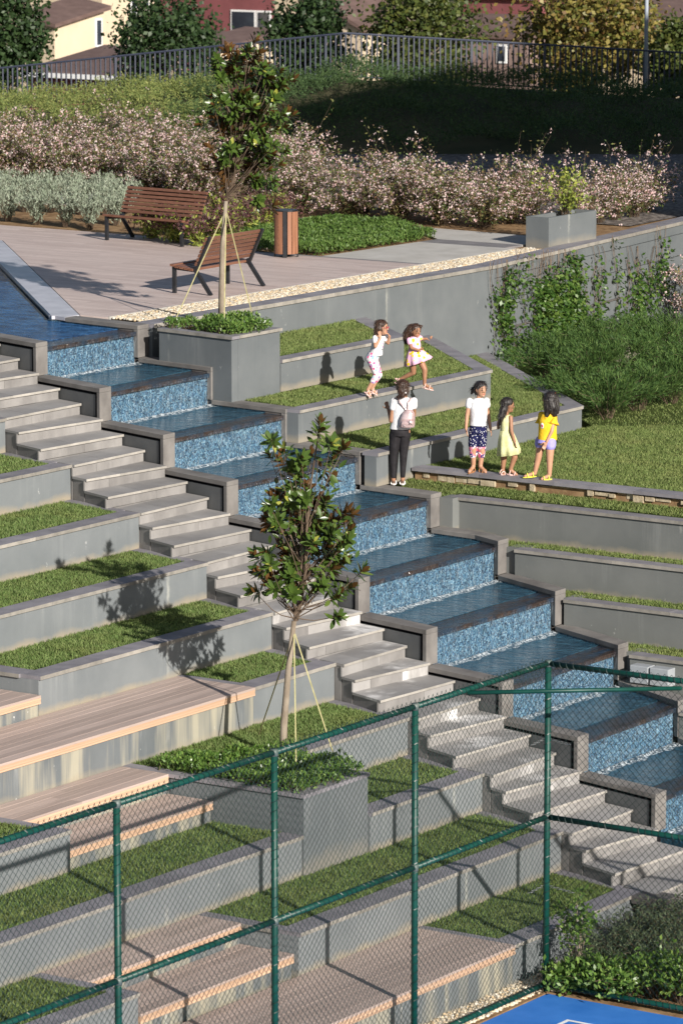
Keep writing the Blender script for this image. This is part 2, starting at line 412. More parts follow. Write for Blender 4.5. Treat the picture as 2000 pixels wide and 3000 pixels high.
def grass(poly, z, label, mat='grass', dens=3000, h=(.022, .046), zfun=None, fringe=.03, group=None):
    """lawn: soil sheet (structure) with blades growing on it (stuff)"""
    soil = MB(); n = len(poly)
    if zfun is None: prism('lawn_soil', 'grass_soil', poly, z - .3, z - .012, kind='structure')
    Q = sample_poly(poly, dens)
    if len(Q) == 0: return
    zz = (zfun(Q[:, 0], Q[:, 1]) if zfun else np.full(len(Q), z)) - .014
    tuft = np.sin(Q[:, 0] * 9.1 + 3 * np.sin(Q[:, 1] * 4.3)) * np.sin(Q[:, 1] * 7.7 + 2 * np.sin(Q[:, 0] * 5.9))
    N = len(Q); H = rng.uniform(*h, N) * (1 + .22 * tuft); an = rng.uniform(0, 2 * np.pi, N); wd = rng.uniform(.0035, .0075, N)
    lean = rng.normal(0, .55, (N, 2)) * H[:, None]
    B = np.c_[Q, zz]; s = np.c_[np.cos(an) * wd, np.sin(an) * wd, np.zeros(N)]
    T = B + np.c_[lean, H]
    V = np.stack([B - s, B + s, T], 1).reshape(-1, 3); F = np.arange(3 * N).reshape(-1, 3)
    o = np_mesh('lawn_grass', V, F, mat, kind='stuff'); return tag(o, label, 'grass', group)

def leaf_quads(C, A, B, L, W, fold=0.0):
    """rhombic leaves: base C, axis A, side B"""
    Nn = np.cross(A, B); L = np.asarray(L)[:, None] if np.ndim(L) else L; W = np.asarray(W)[:, None] if np.ndim(W) else W
    m = C + A * L * .5 - Nn * fold * W
    V = np.stack([C, m + B * W * .5, C + A * L, m - B * W * .5], 1).reshape(-1, 3)
    return V, np.arange(len(V)).reshape(-1, 4)
def rand_unit(n):
    v = rng.normal(size=(n, 3)); return v / np.linalg.norm(v, axis=1)[:, None]
def perp(A):
    R = rand_unit(len(A)); B = np.cross(A, R); return B / (np.linalg.norm(B, axis=1)[:, None] + 1e-9)
def leaf_cloud(name, C, mat, L, W, up=.3, parent=None, out=None, outw=.6, kind=None):
    """one mesh of many leaves at points C; axes random, biased upward and outward"""
    n = len(C); A = rand_unit(n); A[:, 2] += up
    if out is not None: A += out * outw
    A /= np.linalg.norm(A, axis=1)[:, None]
    l = rng.uniform(.7, 1.3, n) * L; V, F = leaf_quads(np.asarray(C), A, perp(A), l, l * W / L)
    return np_mesh(name, V, F, mat, parent, kind=kind)
def stems_mesh(name, paths, r, mat, parent, n=4):
    m = MB()
    for p in paths: m.tube(p, list(np.linspace(r, r * .35, len(p))), n, cap=False)
    return m.build(name, mat, parent)

def arching(base, rad, h, nst, k=7, droop=.35, spread=1.0, jitter=.05, yb=1.0):
    """arching stems of a shrub: list of (k,3) paths"""
    out = []
    for i in range(nst):
        an = random.uniform(0, 2 * math.pi); rr = math.sqrt(random.random()) * rad * spread; hh = h * random.uniform(.7, 1.08) * (1 - .30 * (rr / rad) ** 2)
        t = np.linspace(0, 1, k)
        x = base[0] + np.cos(an) * (.12 * rad * random.random() + rr * t ** 1.25); y = base[1] + yb * np.sin(an) * (.12 * rad + rr * t ** 1.25)
        z = base[2] + hh * (np.sin(t * math.pi * (.5 + droop * random.random() * .6)))
        P = np.c_[x, y, z]; P[1:] += rng.normal(0, jitter * rad * .5, (k - 1, 3)); P[:, 2] = np.maximum(P[:, 2], base[2]); out.append(P)
    return out
def along(paths, per, t0=.25, t1=1.0, jit=.03):
    C = []
    for P in paths:
        t = rng.uniform(t0, t1, per) * (len(P) - 1); i = np.minimum(t.astype(int), len(P) - 2); f = (t - i)[:, None]
        C.append(P[i] * (1 - f) + P[i + 1] * f)
    C = np.concatenate(C); return C + rng.normal(0, jit, C.shape)

def pebbles(name, poly, z, dens, r, mat, label, kind='stuff', zj=.015):
    Q = sample_poly(poly, dens); N = len(Q)
    ico = np.array([(0, 0, 1), (.894, 0, .447), (.276, .851, .447), (-.724, .526, .447), (-.724, -.526, .447), (.276, -.851, .447), (.9, 0, -.35), (.28, .85, -.35), (-.72, .53, -.35), (-.72, -.53, -.35), (.28, -.85, -.35)])
    fc = [(0, 1, 2), (0, 2, 3), (0, 3, 4), (0, 4, 5), (0, 5, 1)] + [(1 + i, 6 + i, 1 + (i + 1) % 5) for i in range(5)] + [(6 + i, 6 + (i + 1) % 5, 1 + (i + 1) % 5) for i in range(5)]
    R = rng.uniform(*r, N)[:, None, None]; sc = np.c_[rng.uniform(.7, 1.3, N), rng.uniform(.7, 1.3, N), rng.uniform(.5, .9, N)][:, None, :]
    a = rng.uniform(0, 6.28, N); ca, sa = np.cos(a)[:, None], np.sin(a)[:, None]
    P = ico[None] * R * sc * rng.uniform(.85, 1.15, (N, 11, 1))
    X = P[..., 0] * ca - P[..., 1] * sa; Y = P[..., 0] * sa + P[..., 1] * ca
    V = np.stack([X + Q[:, :1], Y + Q[:, 1:], P[..., 2] + z + rng.uniform(0, zj, (N, 1))], -1).reshape(-1, 3)
    F = (np.array(fc)[None] + (np.arange(N) * 11)[:, None, None]).reshape(-1, 3)
    o = np_mesh(name, V, F, mat, kind=kind); return tag(o, label, 'gravel')

# ------------------------------------------------------------------ terrain
def sheet(name, poly, z, mat):
    m = MB(); b = len(m.v); m.v += [(p[0], p[1], z) for p in poly]; m.quadface(range(len(poly))); return m.build(name, mat, kind='structure')
sheet('ground', [(-900, -600), (600, -600), (600, 900), (-900, 900)], -9.0, 'terrain')

H = .48
def zc(i): return -H * i                    # tops of the cascade parapets
def zt(i): return -1.22 - H * i             # terrace levels left of the stairs
XC = [0, 1.5, 2.93, 4.28, 5.57, 6.88, 8.15, 9.5, 10.8, 12.13, 13.5]      # fronts of the falls
XW = {-2: -.35, -1: 1.05, 0: 2.44, 1: 3.85, 2: 5.2, 3: 6.45, 4: 7.62, 5: 8.95, 6: 10.25, 7: 11.58, 8: 12.87}   # fronts of the terrace walls
_lx = [-6, 0, 1.5, 2.95, 4.33, 6.88, 8.14, 9.47, 10.76, 12.13, 14.5]; _ly = [1.9, 0, -.48, -.93, -1.33, -2.0, -2.33, -2.64, -2.95, -3.33, -3.95]
_rx = [-1.9, 0, 1.5, 2.91, 4.23, 5.53, 6.35, 8.16, 9.52, 10.85, 14.5]; _ry = [2.40, 2.16, 1.92, 1.76, 1.65, 1.51, 1.42, .60, -.03, -.73, -2.6]
def yL(x): return float(np.interp(x, _lx, _ly))
def yR(x): return float(np.interp(x, _rx, _ry))
def yS(x): return -2.05 - .247 * x          # left edge of the stairs
PT = .27                                    # parapet thickness
LEFT = -21.0

# body of earth under everything (never above the finished levels)
def earth(poly, z): prism('earth', 'soil', poly, -9.0, z, kind='structure')
# ------------------------------------------------------------------ water cascade
cas = thing('water_cascade', 'stepped water cascade with blue mosaic falls and grey stone parapets', 'cascade', (0, 1, -.6))
XCm = {-1: -1.4, **{i: x for i, x in enumerate(XC)}, 11: 14.85}
def ribbon(x0, x1, yf, o0, o1):
    """plan polygon between offsets o0<o1 from the line yf, kinks of the line kept"""
    xs = [x0] + [x for x in (_lx if yf is yL else _rx) if x0 + .05 < x < x1 - .05] + [x1]
    return [(x, yf(x) + o0) for x in xs] + [(x, yf(x) + o1) for x in xs[::-1]]
for i in range(0, 10):
    x0 = -6.0 if i == 0 else XC[i - 1]; x1 = XC[i]; zt_ = zc(i); zb_ = zc(i + 1)
    # left parapet: stone frame round a recessed dark panel
    prism('parapet_cap', 'stone', ribbon(x0, x1, yL, -PT, 0), zt_ - .065, zt_, cas, bevel=.006)
    prism('pillar', 'stone', ribbon(x1 - .07, x1, yL, -PT, 0), zb_ + .001, zt_ - .066, cas, bevel=.006)
    prism('parapet_core', 'gap', ribbon(x0, x1 - .071, yL, -PT + .055, -.02), zb_ - .75, zt_ - .066, cas)
    prism('side_panel', 'panel', ribbon(x0, x1 - .125, yL, -PT + .02, -PT + .054), zb_ - .75, zt_ - .105, cas)
    # right parapet
    xr0 = -1.9 if i == 0 else XC[i - 1]
    if i: prism('parapet_cap', 'stone', ribbon(xr0, x1, yR, 0, PT), zt_ - .065, zt_, cas, bevel=.006)
    else: prism('parapet_cap', 'stone', ribbon(-1.5, x1, yR, 0, PT), zt_ - .065, zt_, cas, bevel=.006)
    prism('pillar', 'stone', ribbon(x1 - .09, x1, yR, 0, PT), zb_ + .001, zt_ - .066, cas, bevel=.006)
    prism('tiled_side', 'mosaic', ribbon(xr0 + .002, x1 - .40, yR, .03, PT - .01), zb_ - .3, zt_ - .066, cas)
    prism('stone_cheek', 'stone_dark', ribbon(x1 - .399, x1 - .091, yR, .012, PT - .01), zb_ - .3, zt_ - .066, cas)
    # lip, mosaic fall, sheet of water and foam
    lp = [(x1 - .43, yL(x1 - .43) - .01), (x1 - .035, yL(x1) - .01), (x1 - .035, yR(x1) + .011), (x1 - .43, yR(x1 - .43) + .011)]
    prism('lip', 'lip', lp, zt_ - .15, zt_ - .092, cas)
    mp = [(x1 - .36, yL(x1 - .3) - .01), (x1 - .09, yL(x1) - .01), (x1 - .09, yR(x1) + .03), (x1 - .36, yR(x1 - .3) + .03)]
    prism('mosaic_wall', 'mosaic', mp, zb_ - .35, zt_ - .151, cas)
    ya, yb = yL(x1), yR(x1); n = 40; ys = np.linspace(ya, yb, n)
    prof = [(-.055, -.10), (-.028, -.13), (-.030, -.22), (-.040, -.35), (-.045, -.50), (-.045, -.575)]
    V = [(x1 + dx + .008 * math.sin(y * 23 + k) * (k > 0), y, zt_ + dz) for y in ys for k, (dx, dz) in enumerate(prof)]; m_ = len(prof)
    F = [(a * m_ + k, (a + 1) * m_ + k, (a + 1) * m_ + k + 1, a * m_ + k + 1) for a in range(n - 1) for k in range(m_ - 1)]
    np_mesh('falling_water', V, F, 'falling_water', cas, smooth=True)
    zw = zc(i + 1) - .085; g = 8; n = 110; ys = np.linspace(ya + .01, yb - .01, n); V = []
    for y in ys:
        wdt = .03 + .035 * math.sin(y * 7.1 + i) + .02 * math.sin(y * 19 + 2 * i)
        for k in range(g):
            f = k / (g - 1); V.append((x1 - .05 + f * (.10 + max(.02, wdt)), y, zw + .004 + (.026 * math.sin(math.pi * min(1, f * 1.3 + .15)) * random.uniform(.2, 1.2) if k < g - 1 else 0)))
    F = [(a * g + k, (a + 1) * g + k, (a + 1) * g + k + 1, a * g + k + 1) for a in range(n - 1) for k in range(g - 1)]
    np_mesh('foam', V, F, 'foam', cas, smooth=True)
    # basin below this fall
    x2 = XC[i + 1]; bx = [x1 - .09] + [x for x in _rx if x1 < x < x2 - .52] + [x2 - .431]
    bl = [x1 - .09] + [x for x in _lx if x1 < x < x2 - .52] + [x2 - .431]
    poly = [(x, yL(x)) for x in bl] + [(x, yR(x) + .03) for x in bx[::-1]]
    prism('basin_water', 'water', poly, zw - .25, zw, cas)
# ornamental pool at the top
pool = MB(); pp = [(-.431, yL(-.431)), (-.431, yR(-.431) + .03), (-1.86, 2.42), (-9.5, 10.2), (-16, 10.2), (-16, 5.2), (-6, yL(-6))]
pool.prism(pp, -.6, -.085); po = pool.build('pool_water', 'pool_water', kind='structure')
pc = thing('pool_coping', 'flat grey stone coping along the diagonal edge of the upper pool', 'coping', (-5, 6, -.3))
a = np.array((-1.80, 2.40)); b = np.array((-9.5, 10.2)); d_ = unit(b - a); n_ = np.array([-d_[1], d_[0]]) * -1
L_ = np.linalg.norm(b - a); k = 8
for i in range(k):
    q0 = a + d_ * (i * L_ / k + (.0 if i else -.05)); q1 = a + d_ * ((i + 1) * L_ / k - .004)
    prism('coping_slab', 'pool_stone', [tuple(q) for q in (q0, q0 + n_ * .42, q1 + n_ * .42, q1)], -.05, .004, pc)
prism('tiled_wall', 'mosaic', [tuple(q) for q in (a, a + n_ * .3, b + n_ * .3, b)], -.6, -.051, pc)
prism('coping_slab', 'pool_stone', [(-1.87, 2.43), (-1.505, yR(-1.5)), (-1.505, yR(-1.5) + PT), (-1.55, 2.75)], -.05, .003, pc)

# ------------------------------------------------------------------ stairs
st = thing('staircase', 'broad grey stone staircase descending beside the water cascade', 'stairs', (5, -2.5, -2.6))
nos = []
for i in range(-1, 11):
    for j in range(3):
        xa, xb = XCm[i] + .05, XCm[i + 1] + .05
        nos.append((xa + (xb - xa) * j / 3, -.42 - H * i - .16 * j))
def left_end(k):
    """left end of a nosing: two steps of every three reach out over the lawn"""
    x = nos[k][0]
    if k % 3 == 0: return (x - .20, yS(x - .20) - .03)
    if k % 3 == 1: return (x - .12, yS(x - .12) - .12)
    return (x, yS(x))
def lerp(p, q, f): return (p[0] + (q[0] - p[0]) * f, p[1] + (q[1] - p[1]) * f)
for k in range(1, len(nos)):
    xn, z = nos[k]; xp = nos[k - 1][0]
    if z < -5.5: break
    FL = left_end(k); BL = (left_end(k - 1)[0] - .022, left_end(k - 1)[1]) if k % 3 == 1 else (xp - .022, yS(xp))
    FR = (xn, yL(xn) - PT - .004); BR = (xp - .022, yL(xp) - PT - .004)
    prism('step_core', 'riser', [(BL[0], BL[1] + .02), (FL[0] - .035, FL[1] + .02), (FR[0] - .035, FR[1]), BR], z - .55, z - .0325, st)
    scaled = 5.9 < xn < 11.2
    js = [0] + sorted(random.uniform(.28, .42) + .33 * q for q in range(random.choice((1, 2)))) + [1]
    if len(js) == 3 and random.random() < .5: js[1] = random.uniform(.35, .65)
    for a, b in zip(js[:-1], js[1:]):
        g = .0006
        P = [lerp(BL, BR, a + g), (lerp(FL, FR, a + g)[0] + .02, lerp(FL, FR, a + g)[1]), (lerp(FL, FR, b - g)[0] + .02, lerp(FL, FR, b - g)[1]), lerp(BL, BR, b - g)]
        prism('tread_slab', ['tread_scaled' if scaled else 'tread', 'nosing'], P, z - .032, z + random.uniform(-.0015, .0015), st, mats=(0, (0, 1, 0, 0), 0))
    js = [0] + sorted(random.uniform(.2, .4) + .3 * q for q in range(2)) + [1]
    for a, b in zip(js[:-1], js[1:]):
        q0, q1 = lerp(FL, FR, a + .001), lerp(FL, FR, b - .001); o = random.uniform(-.002, .002)
        prism('riser_slab', 'tread_scaled' if scaled and random.random() < .45 else 'riser', [(q0[0] - .033, q0[1]), (q0[0] - .012 + o, q0[1]), (q1[0] - .012 + o, q1[1]), (q1[0] - .033, q1[1])], z - .16, z - .0325, st)

# ------------------------------------------------------------------ terraces left of the stairs
GW = 'terrace walls left of the stairs'
def side_coping(parent, i):
    xs0, xs1 = XW[i - 1] + .01, XW[i] - .272
    for a, b in ((0, .5), (.5, 1)):
        u0 = xs0 + (xs1 - xs0) * a + .002; u1 = xs0 + (xs1 - xs0) * b - .002
        prism('coping_slab', 'coping', [(u0, yS(u0) - .18), (u1, yS(u1) - .18), (u1, yS(u1) - .004), (u0, yS(u0) - .004)], zt(i) - .045, zt(i), parent)
def lawn_poly(i, yl, yr=None):
    xa, xb = XW[i - 1] + .005, XW[i] - .272
    if yr is None: return [(xa, yl), (xb, yl), (xb, yS(xb) - .182), (xa, yS(xa) - .182)]
    return [(xa, yl), (xb, yl), (xb, yr), (xa, yr)]

for i in (-1, 0, 1, 2):
    t = thing('terrace_wall', 'grey rendered terrace wall holding a long lawn, ending at the upper stairs', 'wall', (XW[i], yS(XW[i]) - 2, zt(i + 1)), GW)
    wall_seg(t, (XW[i], LEFT), (XW[i], yS(XW[i])), zt(i), zt(i + 1) - .06); side_coping(t, i)
    grass(lawn_poly(i, LEFT), zt(i), 'short green grass on the long terraces left of the stairs', group='terrace lawns')
# terrace 3: ends in a corner above a small timber seat
t = thing('terrace_wall', 'grey terrace wall that turns a corner above the small timber seat', 'wall', (XW[3], -6, zt(4)), GW)
wall_seg(t, (XW[3], -8.5), (XW[3], yS(XW[3])), zt(3), zt(4) - .06, ext=(0, 0)); side_coping(t, 3)
wall_seg(t, (XW[2] + .002, -8.5), (XW[3] - .201, -8.5), zt(3), zt(4) - .06, ext=(0, -.07))
grass(lawn_poly(3, -8.23), zt(3), 'green lawn on the terrace with a stone corner above the small timber seat')

def deck(label, x0, x1, y0, y1, z, front=True, n=None):
    """timber deck: planks side by side along y, ridged fascia board at the front"""
    t = thing('seating_deck', label, 'deck', ((x0 + x1) / 2, (y0 + y1) / 2, z - .12)); wd = .137; n = n or max(2, round((x1 - x0) / wd)); wd = (x1 - x0) / n
    for k in range(n):
        cut = [y0] + ([y0 + (y1 - y0) * random.uniform(.25, .75)] if y1 - y0 > 2.2 else []) + [y1]
        for a, b in zip(cut[:-1], cut[1:]):
            last = k == n - 1
            box('plank', 'deck_plank', x0 + k * wd + .003, x0 + (k + 1) * wd - .003 + (.03 if last else 0), a + .001, b - .001, z - .028, z + random.uniform(-.0015, .0015), t)
    for k in range(3):
        box('fascia_board', 'deck_fascia', x1 - .02 - .003 * k, x1 + .026 - .003 * (k % 2), y0, y1, z - .03 - .026 * (k + 1) + .003, z - .029 - .026 * k, t)
    box('joist', 'metal_dark', x0 + .02, x1 - .03, y0 + .03, y1 - .03, z - .1, z - .0295, t)
    return t
WS = 'wall_stained'
t = thing('seat_wall', 'stained wall under the small timber seat beside the terrace corner', 'wall', (6.4, -11, zt(4)), GW)
wall_seg(t, (6.45, LEFT), (6.45, -8.51), -2.98, zt(4) - .06, mat=WS, cop=False)
deck('small timber seat tucked beside the stone corner of the lawn terrace', 5.4, 6.47, LEFT, -8.515, -2.88)

# terrace 4: long deck and a lawn
t = thing('terrace_wall', 'tall streaked wall under the long timber deck', 'wall', (XW[4], -6, zt(5)), GW)
wall_seg(t, (XW[4], LEFT), (XW[4], -5.72), zt(4) - .1, zt(5) - .06, mat=WS, cop=False)
wall_seg(t, (XW[4], -5.715), (XW[4], yS(XW[4])), zt(4), zt(5) - .06); side_coping(t, 4)
box('coping_slab', 'coping', XW[3] + .002, XW[4] - .272, -5.72, -5.60, zt(4) - .045, zt(4), t)
deck('long timber deck with orange fascia between two lawn terraces', XW[3] + .01, XW[4] + .01, LEFT, -5.722, zt(4))
grass(lawn_poly(4, -5.595), zt(4), 'small green lawn between the long timber deck and the stairs')

# terrace 5 with the planter of the lower tree
t = thing('terrace_wall', 'grey terrace wall running from the tree planter to the stairs', 'wall', (XW[5], -5.5, zt(6)), GW)
wall_seg(t, (XW[5], -7.06), (XW[5], yS(XW[5])), zt(5), zt(6) - .06); side_coping(t, 5)
pl2 = thing('tree_planter', 'tall square grey planter built into the terraces round the lower magnolia', 'planter', (9.3, -7.7, zt(7)))
PX0, PX1, PY0, PY1 = 7.625, 10.22, -8.40, -7.07
box('wall', 'planter_paint', 8.32, PX1, PY0, PY0 + .16, zt(7) - .06, zt(5) - .046, pl2)
box('wall', 'planter_paint', PX1 - .16, PX1, PY0 + .161, PY1, zt(7) - .06, zt(5) - .046, pl2)
box('wall', 'planter_paint', XW[5] + .002, PX1 - .161, PY1 - .16, PY1, zt(7) - .06, zt(5) - .046, pl2)
box('wall', 'planter_paint', PX0, 8.318, PY0 + .01, PY0 + .16, zt(6) - .06, zt(5) - .046, pl2)
for a, b in ((PX0, 8.6), (8.6, 9.5), (9.5, PX1 + .02)): box('coping_slab', 'coping', a + .002, b - .002, PY0 - .025, PY0 + .16, zt(5) - .045, zt(5), pl2)
box('coping_slab', 'coping', PX1 - .16, PX1 + .02, PY0 + .162, PY1 - .162, zt(5) - .045, zt(5), pl2)
box('coping_slab', 'coping', XW[5] + .032, PX1 + .02, PY1 - .16, PY1 + .02, zt(5) - .045, zt(5), pl2)
box('soil', 'soil', 8.9, PX1 - .162, PY0 + .162, PY1 - .162, zt(6), zt(5) - .06, pl2)
xa, xb = XW[4] + .005, XW[5] - .272
grass([(xa, PY0 + .165), (XW[5] + .0, PY0 + .165), (XW[5] + .0, PY1 - .165), (xb, PY1 - .1), (xb, yS(xb) - .182), (xa, yS(xa) - .182)], zt(5), 'green lawn behind the lower magnolia planter')
t = thing('seat_wall', 'stained wall under the recessed upper bench of the double timber seat', 'wall', (8.2, -9.8, zt(6)), GW)
wall_seg(t, (8.28, -11.2), (8.28, PY0 - .03), zt(5) - .1, zt(6) - .06, mat=WS, cop=False)
wall_seg(t, (8.92, -11.2), (8.92, PY0 - .03), zt(5) - .34, zt(6) - .06, mat=WS, cop=False)
deck('upper bench of the double timber seat beside the tree planter', XW[4] + .01, 8.29, -11.2, PY0 - .03, zt(5))
deck('lower bench of the double timber seat beside the tree planter', 8.285, 8.93, -11.2, PY0 - .03, zt(5) - .24)
t = thing('terrace_wall', 'short grey wall holding the lawn beyond the double timber seat', 'wall', (9.0, -13, zt(6)), GW)
wall_seg(t, (9.0, LEFT), (9.0, -11.21), zt(5), zt(6) - .06)
wall_seg(t, (8.99, -11.205), (XW[4] + .01, -11.205), zt(5), zt(6) - .06, th=.15, cw=.15, over=0)
grass([(XW[4] + .01, LEFT), (8.72, LEFT), (8.72, -11.36), (XW[4] + .01, -11.36)], zt(5), 'green lawn beyond the double timber seat')

# terrace 6
t = thing('terrace_wall', 'long grey terrace wall in front of the tree planter', 'wall', (XW[6], -12, zt(7)), GW)
wall_seg(t, (XW[6] - .05, LEFT), (XW[6] - .05, PY0 - .01), zt(6), zt(7) - .06)
t = thing('terrace_wall', 'grey terrace wall between the tree planter and the limescaled stairs', 'wall', (XW[6], -6, zt(7)), GW)
wall_seg(t, (XW[6], PY1 + .005), (XW[6], yS(XW[6])), zt(6), zt(7) - .06); side_coping(t, 6)
grass([(9.005, LEFT), (XW[6] - .32, LEFT), (XW[6] - .32, PY0 - .03), (8.95, PY0 - .03), (8.95, -11.2), (9.005, -11.2)], zt(6), 'long green lawn below the double timber seat')
grass([(XW[5] + .005, PY1 + .02), (XW[6] - .272, PY1 + .02), (XW[6] - .272, yS(XW[6]) - .12), (XW[5] + .005, yS(XW[5]) - .182)], zt(6), 'small green lawn between the tree planter and the limescaled stairs')

# terrace 7
t = thing('terrace_wall', 'grey terrace wall below the long narrow lawn, turning a corner at the timber benches', 'wall', (XW[7], -8, zt(8)), GW)
wall_seg(t, (XW[7], -10.48), (XW[7], yS(XW[7])), zt(7), zt(8) - .06); side_coping(t, 7)
wall_seg(t, (XW[6] - .04, -10.48), (XW[7] - .201, -10.48), zt(7), zt(8) - .06, ext=(0, -.07), cw=.2)
grass([(XW[6] - .04, -10.31), (XW[7] - .272, -10.31), (XW[7] - .272, yS(XW[7]) - .12), (XW[6] + .23, yS(XW[6]) - .182), (XW[6] + .005, yS(XW[6]) - .182), (XW[6] + .005, PY1), (PX1 + .005, PY1), (PX1 + .005, PY0), (XW[6] - .04, PY0)], zt(7), 'long narrow lawn in front of the tree planter')
t = thing('seat_wall', 'stained wall under the two timber benches above the big lower deck', 'wall', (10.9, -12, zt(8)), GW)
wall_seg(t, (10.79, -13.3), (10.79, -10.49), zt(7) - .1, zt(8) - .06, mat=WS, cop=False)
wall_seg(t, (11.49, -13.3), (11.49, -10.49), zt(7) - .34, zt(8) - .06, mat=WS, cop=False)
deck('narrow upper timber bench above the big lower deck', XW[6] - .045, 10.80, -13.3, -10.49, zt(7))
deck('narrow lower timber bench above the big lower deck', 10.795, 11.50, -13.3, -10.49, zt(7) - .24)
t = thing('terrace_wall', 'short grey wall at the far end of the two lower timber benches', 'wall', (11.5, -15, zt(8)), GW)
wall_seg(t, (11.5, LEFT), (11.5, -13.31), zt(7), zt(8) - .06)
wall_seg(t, (11.49, -13.305), (XW[6] - .045, -13.305), zt(7), zt(8) - .06, th=.15, cw=.15, over=0)
grass([(XW[6] - .04, LEFT), (11.22, LEFT), (11.22, -13.46), (XW[6] - .04, -13.46)], zt(7), 'green lawn at the far end of the two lower timber benches')

# terrace 8: big lower deck and last lawn
ZG = -5.52
t = thing('terrace_wall', 'lowest grey wall along the gravel strip by the court', 'wall', (XW[8], -9, ZG), GW)
wall_seg(t, (XW[8], LEFT), (XW[8], -8.1), zt(8) - .1, ZG - .1, mat=WS, cop=False)
wall_seg(t, (XW[8], -8.095), (XW[8], yS(XW[8])), zt(8), ZG - .1); side_coping(t, 8)
box('coping_slab', 'coping', XW[7] + .002, XW[8] - .272, -8.1, -7.98, zt(8) - .045, zt(8), t)
deck('big lower timber deck next to the wire fence', XW[7] + .01, XW[8] + .01, LEFT, -8.102, zt(8))
grass(lawn_poly(8, -7.975), zt(8), 'last green lawn beside the big lower deck')
bk = thing('stone_block', 'dark stone block at the foot of the stairs beside the lowest wall', 'block', (13.05, -5.35, zt(8) - .35))
box('shaft', 'stone_dark', 12.95, 13.2, -5.45, -5.2, -5.6, zt(8) - .10, bk, bevel=.01)
box('top', 'stone_dark', 12.89, 13.35, -5.5, -5.14, zt(8) - .098, zt(8) + .0, bk, bevel=.01)

# ------------------------------------------------------------------ terraces right of the cascade
GR = 'terrace walls right of the cascade'
WR = 'wall_plain'
ret = thing('retaining_wall', 'long grey retaining wall below the plaza, partly covered by climbers', 'wall', (0, 10, -1.6))
RA, RB, RC = (.05, 2.45), (.05, 12.0), (-1.02, 20.6)
wall_seg(ret, RA, RB, 0, -2.2, th=.3, cw=.36, ch=.06, mat=WR, slab=1.6)
wall_seg(ret, (RB[0] - .0, RB[1] + .003), RC, 0, -2.3, th=.3, cw=.36, ch=.06, mat=WR, slab=1.7)
wall_seg(ret, (RC[0], RC[1] + .01), (-1.9, 27), 0, -2.3, th=.3, cw=.36, ch=.06, mat=WR, slab=1.7)
# thin horizontal reveal in the climber part of the wall
d_ = unit(np.array(RC) - RB); n_ = np.array([d_[1], -d_[0]])
for f0, f1 in ((.02, .30), (.32, .62), (.64, .97)):
    a = np.array(RB) + (np.array(RC) - RB) * f0; b = np.array(RB) + (np.array(RC) - RB) * f1
    prism('ledge', 'stone_dark', [tuple(q) for q in (a + n_ * .03, b + n_ * .03, b + n_ * .001, a + n_ * .001)], -1.13, -1.10, ret)
pl1 = thing('tree_planter', 'raised grey planter beside the top of the cascade round the upper magnolia', 'planter', (1.2, 2.6, -.96))
P1 = [(.42, 2.12), (1.88, 1.90), (1.88, 3.12), (.42, 3.12)]
prism('wall', 'planter_paint', [(.42, 2.12), (1.88, 1.90), (1.88, 2.06), (.42, 2.28)], -1.6, -.046, pl1)
prism('wall', 'planter_paint', [(1.72, 2.085), (1.881, 2.062), (1.881, 3.12), (1.72, 3.12)], -1.6, -.046, pl1)
prism('wall', 'planter_paint', [(.42, 2.96), (1.719, 2.96), (1.719, 3.12), (.42, 3.12)], -1.6, -.046, pl1)
prism('coping_slab', ['coping', 'coping_edge'], [(.40, 2.10), (1.91, 1.87), (1.91, 2.06), (.40, 2.29)], -.045, .0, pl1, mats=(0, (1, 0, 0, 0), 0))
prism('coping_slab', ['coping', 'coping_edge'], [(1.72, 2.092), (1.91, 2.064), (1.91, 3.15), (1.72, 3.15)], -.045, .0, pl1, mats=(0, (0, 1, 0, 0), 0))
prism('coping_slab', 'coping', [(.40, 2.96), (1.718, 2.96), (1.718, 3.15), (.40, 3.15)], -.045, .0, pl1)
prism('soil', 'soil', [(.42, 2.285), (1.715, 2.09), (1.715, 2.955), (.42, 2.955)], -.6, -.06, pl1)
prism('ledge', 'stone', [(XC[1] + .002, yR(XC[1]) + PT + .0), (1.86, yR(1.86) + PT), (1.86, 2.3), (XC[1] + .002, 2.3)], -.66, -.62, pl1)
def rterrace(label, X, y0, z, dx0, dx1, glabel, gpoly, yfull=None):
    t = thing('terrace_wall', label, 'wall', (X, (y0 + dx1[1]) / 2, z - .5))
    wall_seg(t, (X, y0), (X, dx1[1]), z, z - .478, ext=(0, 0), slab=1.3, cw=.27, mat=WR)
    # oblique side wall running back to the retaining wall
    wall_seg(t, (X - .0, dx1[1] + .003), dx0, z, z - .62, th=.2, cw=.27, slab=1.4, mat=WR)
    grass(gpoly, z, glabel, 'grass_right', 2700)
Y0 = 3.16
rterrace('small grey terrace wall right beside the upper tree planter', 1.87, Y0, -.48, (.06, 8.1), (1.87, 6.47),
         'strip of lawn beside the upper tree planter', [(.06, 3.15), (1.60, 3.15), (1.60, 6.38), (.06, 7.75)])
rterrace('grey terrace wall that the two running girls stand on', 3.13, yR(3.0) + .03, -.96, (.06, 9.95), (3.13, 6.97),
         'lawn behind the two running girls', [(1.875, yR(1.9) + PT + .06), (2.86, yR(2.86) + PT + .05), (2.86, 6.88), (.06, 9.6), (.06, 8.4), (1.875, 6.6)])
rterrace('low grey terrace wall behind the three standing girls', 4.57, yR(4.4) + .0, -1.44, (.06, 11.75), (4.57, 7.28),
         'lawn above the three standing girls', [(3.135, yR(3.1) + PT + .05), (4.30, yR(4.3) + PT + .05), (4.30, 7.19), (.06, 11.4), (.06, 10.2), (3.135, 7.1)])
